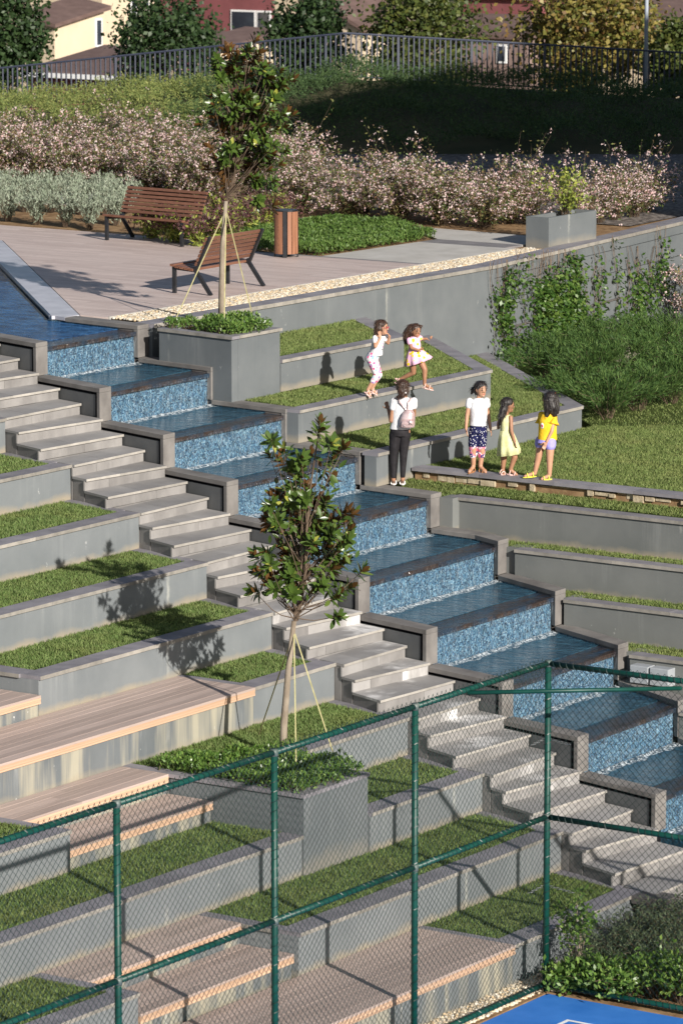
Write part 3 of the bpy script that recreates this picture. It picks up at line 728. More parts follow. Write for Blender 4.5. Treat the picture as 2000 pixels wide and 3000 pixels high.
# big lawn, its kerb and the narrow lawns stepping down on the right
def zlawn(x, y): return -1.78 + 0 * x
LP = [(4.58, 2.82), (16, 2.82), (16, 14), (7, 17), (.0, 13.6), (.06, 12.1), (4.58, 7.6)]
prism('lawn_soil', 'grass_soil', LP, -2.2, -1.792, kind='structure')
tag(grass([(4.58, 2.80), (11.5, 2.80), (11.5, 9), (6.3, 9.0), (4.58, 7.5)], -1.78, 'x', 'grass_right', 2700, zfun=zlawn), 'broad sunlit lawn behind the three standing girls')
tag(grass([(1.5, 10.8), (4.58, 7.6), (6.3, 9.0), (11.5, 9), (11.5, 12), (2.5, 13)], -1.78, 'x', 'grass_right', 500, zfun=zlawn, h=(.02, .04)), 'thin grass under the junipers')
kb = thing('lawn_kerb', 'low kerb of dark slabs on a rough stone footing in front of the big lawn', 'kerb', (8, 2.65, -1.92))
x = 4.60
while x < 12:
    L_ = random.uniform(1.0, 1.35); box('coping_slab', ['coping', 'coping_edge'], x, x + L_ - .004, 2.50, 2.80, -1.80, -1.752, kb, mats=(0, (0, 0, 0, 0), 0)); x += L_
m = MB(); x = 4.66
while x < 12:
    l = random.uniform(.10, .26); m.box(x, x + l - random.uniform(.004, .03), 2.53 + random.uniform(-.015, .05), 2.78, -1.90 + random.uniform(-.03, .03), -1.806 - random.uniform(0, .03)); x += l
m.build('stone_footing', 'rough_stone', kb, kind='stuff'); box('footing_bed', 'soil', 4.62, 12, 2.56, 2.79, -2.05, -1.83, kb)
RLs = []
for (pa, pb, z, lab) in (((1320, 1456), (2000, 1524), -1.985, 'grey wall below the grass strip at the kerb'), ((1512, 1609), (2000, 1665), -2.515, 'second grey wall stepping down right of the cascade'),
       ((1662, 1754), (2000, 1800), -3.00, 'third grey wall stepping down right of the cascade'), ((1850, 1917), (2000, 1937), -3.485, 'grey wall on the right carrying two pale boxes'), ((1998, 2085), (2150, 2110), -3.98, 'lowest grey wall at the foot of the right hand steps')):
    a_ = w(*pa, z); b_ = w(*pb, z); RLs.append(((a_[1] + b_[1]) / 2, z, a_[0], lab))
for k, (y, z, x0, lab) in enumerate(RLs):
    t = thing('terrace_wall', lab, 'wall', (10, y, z - .48), GR); x00 = x0
    x00 -= .03; xq = XC[4 + k]
    box('wall', 'wall_right', xq + .004, x00 + .12, yR(xq) + PT - .05, max(y + .15, yR(xq) + PT + .25), z - .55, z - .002, t)
    wall_seg(t, (x00, y), (14.8, y), z, z - .62, th=.2, cw=.24, slab=1.5, mat='wall_right')
    yb_ = 2.50 if k == 0 else RLs[k - 1][0] - .005
    xs_ = np.linspace(x00 - (1.3 if k == 0 else 1.0), x00 + .6, 8); low = [(x, max(yR(x) + PT + .02, y + .21 if x > x00 - .02 else -9)) for x in xs_]; low = [p for p in low if p[1] < yb_ - .02]
    if k == 0: low = [(4.58, yR(4.58) + PT + .02)] + low[1:]
    gp = low + [(14.8, y + .21), (14.8, yb_), (low[0][0], yb_)]
    grass(gp, z, 'narrow grass strip on the walls stepping down right of the cascade', 'grass_right', 2700, group='narrow grass strips', zfun=(lambda X, Y: -1.985 + np.clip((Y - 1.95) / .5, 0, 1) * .07) if k == 0 else None)
    if k == 0: prism('lawn_soil', 'grass_soil', gp, -2.3, [(-1.92 if q[1] > 2.4 else -2.0) for q in gp], kind='structure')
prism('ground_right', 'grass_soil', [(11.3, RLs[-1][0] - .01), (14.8, yR(14.5) + PT + .05), (14.8, RLs[-1][0] - .01)], -5.0, -4.45, kind='structure')
# ------------------------------------------------------------------ plaza
def ray(px, py):
    x = (px - 1000) / FOC; y = (1500 - py) / FOC
    return RIGHT * x + AWAY * (_c + _s * y) + UP * (-_s + _c * y)
def at(px, py, D):
    """point seen at a pixel at depth D metres in front of the camera"""
    return CAM + ray(px, py) * D
def on_plane(px, py, p, n):
    r = ray(px, py); p = np.array(p, float); n = np.array(n, float); return CAM + r * (((p - CAM) @ n) / (r @ n))

prism('plaza_base', 'soil', [(-.27, 2.9), (-.27, 12), (-2.1, 27), (-8, 33), (-40, 33), (-40, 10.6), (-9.4, 10.6), (-1.5, 2.75)], -2.2, -.04, kind='structure')
prism('plaza', 'plaza_tile', [(-1.49, 2.715), (-.97, 2.715), (-.97, 11.40), (-4.55, 11.40), (-4.75, 12.45), (-18, 12.75), (-18, 10.65), (-9.2, 10.52)], -.039, .0, kind='structure')
for p, m_, nm in (([(-3.12, 11.56), (-1.0, 11.56), (-1.0, 14.4), (-3.02, 14.4)], 'concrete', 'pavement'), ([(-3.02, 14.41), (-1.25, 14.41), (-1.25, 15.0), (-3.0, 15.0)], 'grey_band', 'pavement_band'),
                  ([(-3.0, 15.01), (-1.25, 15.01), (-1.25, 16.3), (-4.4, 16.6), (-4.0, 15.9)], 'concrete', 'pavement'), ([(-4.6, 11.41), (-.97, 11.41), (-.97, 11.55), (-4.5, 11.55)], 'grey_band', 'pavement_band'),
                  ([(-19, 15.2), (-11.8, 16.6), (-12.2, 18.6), (-19, 18.3)], 'concrete', 'path'), ([(-4.6, 16.62), (-4.4, 16.61), (-6.6, 17.0), (-7.4, 16.6)], 'grey_band', 'path')):
    prism(nm, m_, p if sum((p[i][0] - p[i - 1][0]) * (p[i][1] + p[i - 1][1]) for i in range(len(p))) < 0 else p[::-1], -.039, -.004, kind='structure')
box('edging_strip', 'concrete', -.968, -.945, 2.72, 14.3, -.039, .012, kind='structure')
sheet('gravel_bed', [(-.944, 2.75), (-.29, 2.75), (-.29, 12), (-.60, 14.6), (-.944, 14.6)], -.03, 'soil')
pebbles('gravel', [(-.944, 2.75), (-.32, 2.75), (-.32, 12), (-.62, 14.6), (-.944, 14.6)], -.02, 1500, (.015, .034), 'pebble', 'pale beige pebble strip between the plaza and the retaining wall')
t_ = NT('grey_gravel'); p_ = t_.pos(); vo = t_.node('ShaderNodeTexVoronoi'); t_.link(p_, vo.inputs['Vector']); vo.inputs['Scale'].default_value = 11
t_.set(t_.mix(1.0, t_.ramp(t_.sep(vo.outputs['Color'])[0], [(0, (.13, .11, .10)), (1, (.34, .30, .27))]), t_.ramp(vo.outputs['Distance'], [(.2, 1.0), (.6, .45)]), 'MULTIPLY'), .9, .2)
sheet('gravel_ground', [(-14, 19.5), (-1.4, 19.0), (-2.0, 27), (-6, 37), (-12, 36), (-20, 29)], -.02, 'grey_gravel')

# ------------------------------------------------------------------ hill with railing
RT = [np.array([*w(-260, 226, 1.05), 1.05]), np.array([*w(1010, 97, 2.25), 2.25]), np.array([*w(2280, 171, 1.62), 1.62])]
def rail_pt(s):
    n1 = np.linalg.norm(RT[1] - RT[0]); n2 = np.linalg.norm(RT[2] - RT[1])
    return RT[0] + (RT[1] - RT[0]) * (s / n1) if s < n1 else RT[1] + (RT[2] - RT[1]) * ((s - n1) / n2)
RLEN = np.linalg.norm(RT[1] - RT[0]) + np.linalg.norm(RT[2] - RT[1])
toe = [(-33, 25), (-25, 25.5), (-19, 26.5), (-15, 28.6), (-11.3, 31), (-8.2, 33.1), (-3.5, 36.5)]
def hill_pt(f, g):
    """f along, g 0 at the toe .. 1 at the railing .. >1 behind"""
    q = f * (len(toe) - 1); i = min(int(q), len(toe) - 2); a = np.array(toe[i]) * (1 - q + i) + np.array(toe[i + 1]) * (q - i)
    r = rail_pt(f * RLEN); 
    if g <= 1: p = a * (1 - g) + r[:2] * g; return np.array([p[0], p[1], -.03 + (r[2] - 1.07 + .03) * math.sin(g * math.pi / 2)])
    p = r[:2] + AWAY[:2] * (g - 1) * 10; return np.array([p[0], p[1], r[2] - 1.07 - (g - 1) ** 1.3 * 7])
nf, gs = 40, [0, .15, .3, .5, .7, .85, 1, 1.1, 1.3, 1.7, 2.2]
V = [hill_pt(i / nf, g) for i in range(nf + 1) for g in gs]; k = len(gs)
np_mesh('hill', V, [(i * k + j, (i + 1) * k + j, (i + 1) * k + j + 1, i * k + j + 1) for i in range(nf) for j in range(k - 1)], 'terrain', smooth=True, kind='structure')
rl = thing('metal_railing', 'dark metal railing of upright bars along the top of the hill', 'railing', tuple(RT[1] - np.array([0, 0, 1.07])))
MB().tube([RT[0], RT[1], RT[2]], .026, 6).build('top_rail', 'railing_metal', rl)
MB().tube([q - np.array([0, 0, 1.0]) for q in RT], .018, 6).build('bottom_rail', 'railing_metal', rl)
bm_ = bpy.data.meshes.new('baluster'); mb = MB().box(-.016, .016, -.016, .016, -1.0, -.02); bm_.from_pydata(mb.v, [], mb.f); bm_.materials.append(MATS['railing_metal'])
pm_ = bpy.data.meshes.new('post'); mb = MB().box(-.028, .028, -.028, .028, -1.12, -.02); pm_.from_pydata(mb.v, [], mb.f); pm_.materials.append(MATS['railing_metal'])
s_ = 0; k = 0
while s_ < RLEN:
    o = bpy.data.objects.new('post' if k % 14 == 0 else 'baluster', pm_ if k % 14 == 0 else bm_); COL.objects.link(o); o.parent = rl
    o.location = rail_pt(s_) - ORIGIN[rl.name]; o.rotation_euler.z = -.5 if s_ < np.linalg.norm(RT[1] - RT[0]) else .75; ORIGIN[o.name] = ORIGIN[rl.name]
    s_ += .123; k += 1
# junipers covering the hill
def hill_cover(name, f0, f1, g0, g1, n, mat, label, per=9):
    C = []; A = []
    for _ in range(n):
        f = random.uniform(f0, f1); g = random.uniform(g0, g1); p = hill_pt(f, g); an = random.uniform(0, 6.28)
        bump = .22 + .16 * math.sin(p[0] * 2.1 + 1.7 * math.sin(p[1] * 1.3)) + .10 * math.sin(p[1] * 3.7 + p[0])
        d = np.array([math.cos(an), math.sin(an), random.uniform(.35, 1.3)]); d /= np.linalg.norm(d); L = random.uniform(.22, .5)
        p = p + np.array([0, 0, max(0, bump) * .9 - .02])
        for q in np.linspace(.05, 1, per):
            C.append(p + d * L * q); A.append(d + rng.normal(0, .45, 3))
    C = np.array(C); A = np.array(A); A /= np.linalg.norm(A, axis=1)[:, None]
    V, F = leaf_quads(C, A, perp(A), rng.uniform(.05, .11, len(C)), rng.uniform(.012, .026, len(C)))
    return tag(np_mesh(name, V, F, mat, kind='stuff'), label, 'ground cover')
hill_cover('juniper_cover', .36, 1, 0, 1.06, 9500, 'juniper_shaded', 'juniper carpet on the hill, coloured dark green to read as shaded')
hill_cover('juniper_cover', 0, .40, .25, 1.04, 5200, 'juniper_sunlit', 'juniper carpet on the hill below the railing, coloured pale to read as sunlit')

# ------------------------------------------------------------------ benches and bin
def bench(label, loc, rz, L):
    t = thing('park_bench', label, 'bench', loc); parts = []
    def B(name, mat, x0, x1, prof):
        """profile in (y,z) extruded along x; y grows towards the back"""
        m = MB(); n = len(prof); m.v += [(x0, p[0], p[1]) for p in prof] + [(x1, p[0], p[1]) for p in prof]
        m.quadface(range(n)); m.quadface(list(range(n, 2 * n))[::-1])
        for i in range(n): j = (i + 1) % n; m.quadface((i, n + i, n + j, j))
        me = m.build(name, mat, None); me.parent = t; ORIGIN[me.name] = ORIGIN[t.name]; return me
    def bar(a, b, w_, off=0):
        a = np.array(a); b = np.array(b); d = unit(b - a); n = np.array([-d[1], d[0]]) * w_ / 2; return [tuple(a - n), tuple(b - n), tuple(b + n), tuple(a + n)]
    for k in range(5): y = -.02 + k * .088; z = .435 + (.012 if k == 0 else 0) - .010 * k; B('seat_slat', 'bench_wood', -L / 2, L / 2, [(y, z - .02), (y + .072, z - .025), (y + .072, z + .012), (y, z + .017)])
    for k in range(7):
        f0 = np.array([.44 + .0315 * k, .47 + .066 * k]); d = unit((.0315, .066)); n = np.array([d[1], -d[0]])
        B('back_slat', 'bench_wood', -L / 2, L / 2, [tuple(f0), tuple(f0 + d * .05), tuple(f0 + d * .05 + n * .026), tuple(f0 + n * .026)])
    for x in (-L / 2 + .03, L / 2 - .08):
        B('front_leg', 'metal_dark', x, x + .05, bar((.03, 0), (.03, .41), .055)); B('rear_leg', 'metal_dark', x, x + .05, bar((.72, 0), (.40, .42), .055))
        B('seat_rail', 'metal_dark', x + .001, x + .049, bar((.0, .402), (.45, .375), .05)); B('back_rail', 'metal_dark', x + .001, x + .049, bar((.44, .37), (.70, .92), .045))
    t.rotation_euler.z = rz; return t
bench('dark brown slatted bench in front of the silvery shrubs', (-6.82, 11.45, 0), math.radians(-5), 1.86)
bench('slatted bench beside the upper magnolia, seen from behind', (-2.05, 6.55, 0), math.radians(-88), 1.62)
bn = thing('litter_bin', 'round litter bin clad in reddish upright wooden slats', 'bin', (-3.55, 11.12, 0))
cx, cy = -3.55, 11.12
for k in range(16):
    a = 2 * math.pi * k / 16 + .1; m = MB(); d = np.array([math.cos(a), math.sin(a)]); s = np.array([-d[1], d[0]]); r = .195
    c = np.array([cx, cy]) + d * r; P = [c - s * .034 + d * .010, c - s * .034 - d * .012, c + s * .034 - d * .012, c + s * .034 + d * .010]
    post = k % 4 == 1
    prism('post' if post else 'slat', 'metal_dark' if post else 'bin_wood', [tuple(q) for q in P][::-1], .0 if post else .06, .79 if post else .775, bn)
MB().tube([(cx, cy, .05), (cx, cy, .72)], .165, 16).build('liner', 'metal_dark', bn)
MB().tube([(cx, cy, .775), (cx, cy, .80)], .185, 16).build('rim', 'metal_dark', bn)

# ------------------------------------------------------------------ grey planter on the plaza edge
gp = thing('planter_box', 'long grey box planter at the end of the pavement above the wall', 'planter', (-.9, 16, 0))
gx0, gx1, gy0, gy1, gz = -1.16, -.70, 14.98, 16.6, .50
for a in ((gx0, gx1, gy0, gy0 + .05), (gx0, gx1, gy1 - .05, gy1), (gx0, gx0 + .05, gy0 + .051, gy1 - .051), (gx1 - .05, gx1, gy0 + .051, gy1 - .051)): box('side', 'planter_paint', *a, -.05, gz, gp)
box('soil', 'soil', gx0 + .051, gx1 - .051, gy0 + .051, gy1 - .051, .1, gz - .09, gp)
# ------------------------------------------------------------------ electrical boxes on the lowest right wall
for px0, px1, lab in ((1861, 1917, 'left of the pair of pale grey boxes on the low wall'), (1919, 1977, 'right of the pair of pale grey boxes on the low wall')):
    a = on_plane(px0, 1928, (0, RLs[3][0] - .03, 0), (0, 1, 0)); b = on_plane(px1, 1936, (0, RLs[3][0] - .03, 0), (0, 1, 0))
    t = thing('junction_box', lab, 'box', (a[0], RLs[3][0] - .05, a[2] - .2), 'pale grey boxes')
    x0, x1 = a[0], b[0] - .015; z1 = -3.585; yw = RLs[3][0]
    box('case', 'box_plastic', x0, x1, yw - .18, yw - .003, z1 - .24, z1, t, bevel=.008); box('lid', 'box_plastic', x0 + .006, x1 - .006, yw - .192, yw - .181, z1 - .232, z1 - .008, t, bevel=.004)
# ------------------------------------------------------------------ court, gravel, wire fence
CX, CY, ZCt = 13.28, -8.06, -5.55
sheet('court', [(CX + .06, -60), (60, -60), (60, CY - .06), (CX + .06, CY - .06)], ZCt, 'court_blue')
LW = .05
o = sheet('court_line', [(14.05, -30), (14.05 + LW, -30), (14.05 + LW, -8.87), (14.05, -8.87)], ZCt + .004, 'court_line')
o = sheet('court_line', [(14.05 + LW + .0, -8.87 - LW), (30, -8.87 - LW), (30, -8.87), (14.05 + LW, -8.87)], ZCt + .004, 'court_line')
prism('bed_soil', 'soil', [(XW[8] + .002, -60), (CX + .05, -60), (CX + .05, CY - .05), (60, CY - .05), (60, 2), (15, 2), (14.9, -3.0), (13.6, -4.0), (13.6, -5.1), (XW[8] + .002, -5.1)], -6.2, ZG - .02, kind='structure')
pebbles('gravel', [(XW[8] + .01, -19), (CX + .0, -19), (CX + .0, CY - .03), (13.5, -8.0), (14.1, -6.9), (13.6, -6.0), (XW[8] + .01, -5.4)], ZG - .015, 1700, (.014, .032), 'pebble', 'beige pebbles at the foot of the lowest wall by the court')
fn = thing('wire_fence', 'tall green chain-link fence with tubular posts round the blue court', 'fence', (CX, CY, ZCt))
ZTop, ZMid, ZBot = -1.78, -3.53, -5.46
PY = [CY, -10.77, -13.37, -16.0, -18.6, -21.2]; PXs = [15.9, 18.5, 21.1]
for y in PY: MB().tube([(CX, y, ZCt - .05), (CX, y, ZTop - .0)], .036, 10).build('post', 'fence_green', fn, smooth=True)
for x in PXs: MB().tube([(x, CY, ZCt - .05), (x, CY, ZTop)], .036, 10).build('post', 'fence_green', fn, smooth=True)
def helix(p0, p1, r, pitch=.085):
    p0 = np.array(p0); p1 = np.array(p1); d = unit(p1 - p0); L = np.linalg.norm(p1 - p0); ref = np.array([0, 0, 1.]) if abs(d[2]) < .9 else np.array([1., 0, 0])
    a = unit(np.cross(d, ref)); b = np.cross(d, a); n = int(L / pitch * 7); pts = []
    for i in range(n + 1):
        an = 2 * math.pi * i / 7; pts.append(p0 + d * L * i / n + r * (math.cos(an) * a + math.sin(an) * b))
    return pts
ties = MB()
for z in (ZTop, ZMid, ZBot):
    for k in range(len(PY) - 1):
        MB().tube([(CX, PY[k] - .0, z), (CX, PY[k + 1], z)], .031, 10).build('rail', 'fence_green', fn, smooth=True); ties.tube(helix((CX, PY[k], z), (CX, PY[k + 1], z), .034), .0055, 3, cap=False)
    ends = [CX] + PXs
    for a, b in zip(ends[:-1], ends[1:]): MB().tube([(a, CY, z), (b, CY, z)], .031, 10).build('rail', 'fence_green', fn, smooth=True); ties.tube(helix((a, CY, z), (b, CY, z), .034), .0055, 3, cap=False)
for y in PY[:4]: ties.tube(helix((CX, y, ZCt), (CX, y, ZTop), .039, .10), .005, 3, cap=False)
ties.build('tie_wire', 'wire_green', fn, kind='stuff')
for z in (ZTop, ZMid, ZBot):
    for y in PY[:4]: MB().tube([(CX, y, z - .035), (CX, y, z + .035)], .043, 10).build('clamp', 'clamp_metal', fn, smooth=True)
MB().tube([(CX + .01, -9.76, ZTop - .03), (14.97, CY + .0, ZTop - .08)], .024, 10).build('brace', 'fence_green', fn, smooth=True)
def mesh_panel(name, fixed, axis, s0, s1, z0, z1, sgn):
    m = MB(); dg = .086; hgt = z1 - z0; n = int((s1 - s0 + hgt) / dg) + 2
    for fam in (1, -1):
        off = .002 * fam
        for k in range(n):
            b = s0 - hgt + k * dg if fam > 0 else s0 + k * dg
            # line s = b + fam*(z-z0)
            za, zb = z0, z1; sa, sb = b + fam * (za - z0), b + fam * (zb - z0)
            if fam > 0:
                if sa < s0: za = z0 + (s0 - b); sa = s0
                if sb > s1: zb = z0 + (s1 - b); sb = s1
            else:
                if sa > s1: za = z0 + (b - s1); sa = s1
                if sb < s0: zb = z0 + (b - s0); sb = s0
            if zb - za < .02: continue
            p = (fixed + off, sa, za) if axis == 'y' else (sa, fixed + off, za); q = (fixed + off, sb, zb) if axis == 'y' else (sb, fixed + off, zb)
            m.tube([p, q], .0027, 3, cap=False)
    return m.build(name, 'wire_green', fn, kind='stuff')
mesh_panel('wire_mesh', CX - .036, 'y', PY[-1], CY, ZBot - .06, ZTop + .055, 1)
mesh_panel('wire_mesh', CY + .036, 'x', CX, PXs[-1], ZBot - .06, ZTop + .045, 1)
m = MB(); y = PY[-1]
while y < CY: m.tube([(CX - .036, y, ZTop + .040), (CX - .036, y + .004, ZTop + .062)], .0035, 3); y += .086
m.build('wire_ends', 'wire_green', fn, kind='stuff')
for (xa, ya), (xm, ym), (xb, yb) in (((1556, 2183), (1597, 2172), (1668, 2182)), ((1548, 2617), (1597, 2597), (1680, 2616)), ((1550, 2770), (1597, 2748), (1684, 2768))):
    a = on_plane(xa, ya, (CX - .05, 0, 0), (1, 0, 0)); b = on_plane(xb, yb, (0, CY + .05, 0), (0, 1, 0)); c = np.array([CX - .05, CY + .05, (a[2] + b[2]) / 2 + .03])
    t = thing('chain', 'short bright steel chain slung round the corner post of the wire fence', 'chain', tuple(a), 'chains on the corner post'); m = MB(); pts = [a + (c - a) * f for f in np.linspace(0, 1, 8)] + [c + (b - c) * f for f in np.linspace(.1, 1, 10)]
    for i, (p, q) in enumerate(zip(pts[:-1], pts[1:])):
        s = np.array([0, 0, .010]) if i % 2 else np.array([.007, .007, 0])
        m.tube([p + s, q + s], .0035, 4); m.tube([p - s, q - s], .0035, 4)
    m.build('links', 'chain_metal', t)

# ------------------------------------------------------------------ houses in the valley
def house(label, K, a, b, tops, wall_m, roof_m='roof_brown', base=-9.0, over=.25, gutter=False, wins=()):
    """K = nearest corner; a metres along -x, b metres along +y; tops = heights at K, K-x, K-x+y, K+y"""
    t = thing('house', label, 'house', (K[0], K[1], base)); P = [(K[0], K[1]), (K[0], K[1] + b), (K[0] - a, K[1] + b), (K[0] - a, K[1])]
    zs = [tops[0], tops[3], tops[2], tops[1]]
    MB().prism(P, base, zs).build('wall', wall_m, t)
    Q = [(K[0] + over, K[1] - over), (K[0] + over, K[1] + b + over), (K[0] - a - over, K[1] + b + over), (K[0] - a - over, K[1] - over)]
    MB().prism(Q, [z + .02 for z in zs], [z + .2 for z in zs]).build('roof', roof_m, t)
    if gutter: MB().box(K[0] - a - over, K[0] + over + .02, K[1] - over - .14, K[1] - over - .005, zs[0] - .02, zs[0] + .16).build('gutter', 'white_trim', t)
    for (face, s0, s1, z0, z1) in wins:
        wn_ = None
        if face == 'y':   # wall looking to -y
            wn_ = MB().box(K[0] - s1, K[0] - s0, K[1] - .06, K[1] - .005, z0, z1).build('window', 'white_trim', t)
            MB().box(K[0] - s1 + .09, K[0] - s0 - .09, K[1] - .08, K[1] - .061, z0 + .09, z1 - .09).build('pane', 'window_glass', wn_)
        else:
            wn_ = MB().box(K[0] + .005, K[0] + .06, K[1] + s0, K[1] + s1, z0, z1).build('window', 'white_trim', t)
            MB().box(K[0] + .061, K[0] + .08, K[1] + s0 + .09, K[1] + s1 - .09, z0 + .09, z1 - .09).build('pane', 'window_glass', wn_)
    return t
K = at(160, 82, 190); z = K[2]
house('cream house with a low brown roof corner, small side windows', K, 1.7, 3.7, (z, z + .4, z + 1.05, z + .65), 'house_cream', wins=(('x', 3.0, 3.5, z - 1.0, z + .3),))
K = at(300, 60, 200); z = K[2]
house('taller cream house behind the brown roofs', K, 6, 4.2, (z + 2.6, z + 3.2, z + 4, z + 3.4), 'house_cream', wins=(('x', 2.2, 2.7, z - .2, z + 1.1), ('x', 3.3, 3.7, z + .3, z + 1.4)))
K = at(345, 233, 165); z = K[2]
house('low burgundy house with a white gutter behind the railing', K, 4.5, 5.2, (z, z, z + .75, z + .75), 'house_red', gutter=True)
K = at(655, 262, 160); z = K[2]
house('low house with white fascia behind the dark tree', K, 2.4, 3.5, (z, z, z + .6, z + .6), 'house_red', gutter=True)
K = at(800, 50, 205); z = K[2]
house('burgundy house with a wide white framed window', K, 9, 5, (z + 3.2, z + 3.2, z + 4.2, z + 4.2), 'house_red', base=-9, wins=(('y', .1, .95, z - .7, z + .3), ('y', 1.0, 2.5, z - .75, z + .3)))
K = at(600, 165, 178); z = K[2]
house('brown roofed annex below the burgundy house', K, 3.4, 4, (z, z + .2, z + .7, z + .5), 'house_cream')
K = at(780, 130, 185); z = K[2]
house('dark roofed porch below the wide window', K, 2.6, 2.2, (z, z + .1, z + .4, z + .3), 'house_cream')
K = at(1060, 95, 190); z = K[2]
house('cream house with a slanting brown roof edge behind the trees', K, 4.8, 4.2, (z, z + 2.6, z + 3.0, z + .5), 'house_cream')
K = at(1555, 66, 185); z = K[2]
house('burgundy house with white eaves behind the yellowing trees', K, 3.6, 5, (z + 1.0, z + 1.0, z + 2.0, z + 2.0), 'house_red', 'white_trim', wins=(('y', 1.2, 1.9, z - 1.3, z - .3),))
K = at(1545, 118, 176); z = K[2]
house('low taupe house with brown roof in front of the burgundy one', K, 4.4, 2.5, (z, z, z + .7, z + .7), 'house_taupe', wins=(('y', 1.0, 1.5, z - 1.0, z - .2),))
K = at(2080, 95, 180); z = K[2]
house('dark roofed house at the end of the row', K, 6, 6, (z, z + .2, z + 1.8, z + 1.6), 'house_cream')
lp = thing('lamp_post', 'slim pale grey lamp post standing behind the railing', 'lamp post', (*at(1772 * 2000 / 1880 + 5, 215, 101)[:2], .2))
b = at(1890, 215, 101); MB().tube([(b[0], b[1], -1.0), (b[0], b[1], 7.5)], [.055, .038], 10).build('pole', 'pole_metal', lp, smooth=True)
MB().tube([(b[0], b[1], 7.45), (b[0] - .5, b[1] + .3, 7.75), (b[0] - 1.0, b[1] + .6, 7.8)], .03, 8).build('arm', 'pole_metal', lp); MB().tube([(b[0] - .9, b[1] + .54, 7.77), (b[0] - 1.5, b[1] + .9, 7.79)], [.06, .09], 8).build('lamp_head', 'pole_metal', lp)
# neighbouring block whose shade lies over the hill and the grey gravel
bl = thing('apartment_block', 'plain rendered block beside the plaza that shades the hill', 'building', (16, 24, -2))
MB().box(10, 24, 15.2, 44, -2, 13.2).build('wall', 'house_cream', bl); MB().box(9.7, 24.3, 14.9, 44.3, 13.2, 13.6).build('roof', 'roof_brown', bl)
for k in range(4):
    for q in range(8): MB().box(9.95, 9.99, 16.5 + q * 3.3, 18.0 + q * 3.3, .4 + k * 3.1, 1.9 + k * 3.1).build('window', 'window_glass', bl)
# ------------------------------------------------------------------ magnolias
_lxs = [0, .25, .55, .8, 1.0]; _lws = [.02, .16, .195, .13, 0.0]
LV = []; LF = []
for x, wv in zip(_lxs, _lws): LV += [(x, wv, .035 - .10 * x * x), (x, 0, -.10 * x * x), (x, -wv, .035 - .10 * x * x)]
for k in range(4): b = 3 * k; LF += [(b, b + 1, b + 4, b + 3), (b + 1, b + 2, b + 5, b + 4)]
LV = np.array(LV)
LEAFMESH = []
for nm in ('magnolia_leaf', 'magnolia_old'):
    me = bpy.data.meshes.new('leaf'); me.from_pydata([tuple(v) for v in LV], [], LF); me.materials.append(MATS[nm]); me.polygons.foreach_set('use_smooth', [True] * len(LF)); LEAFMESH.append(me)

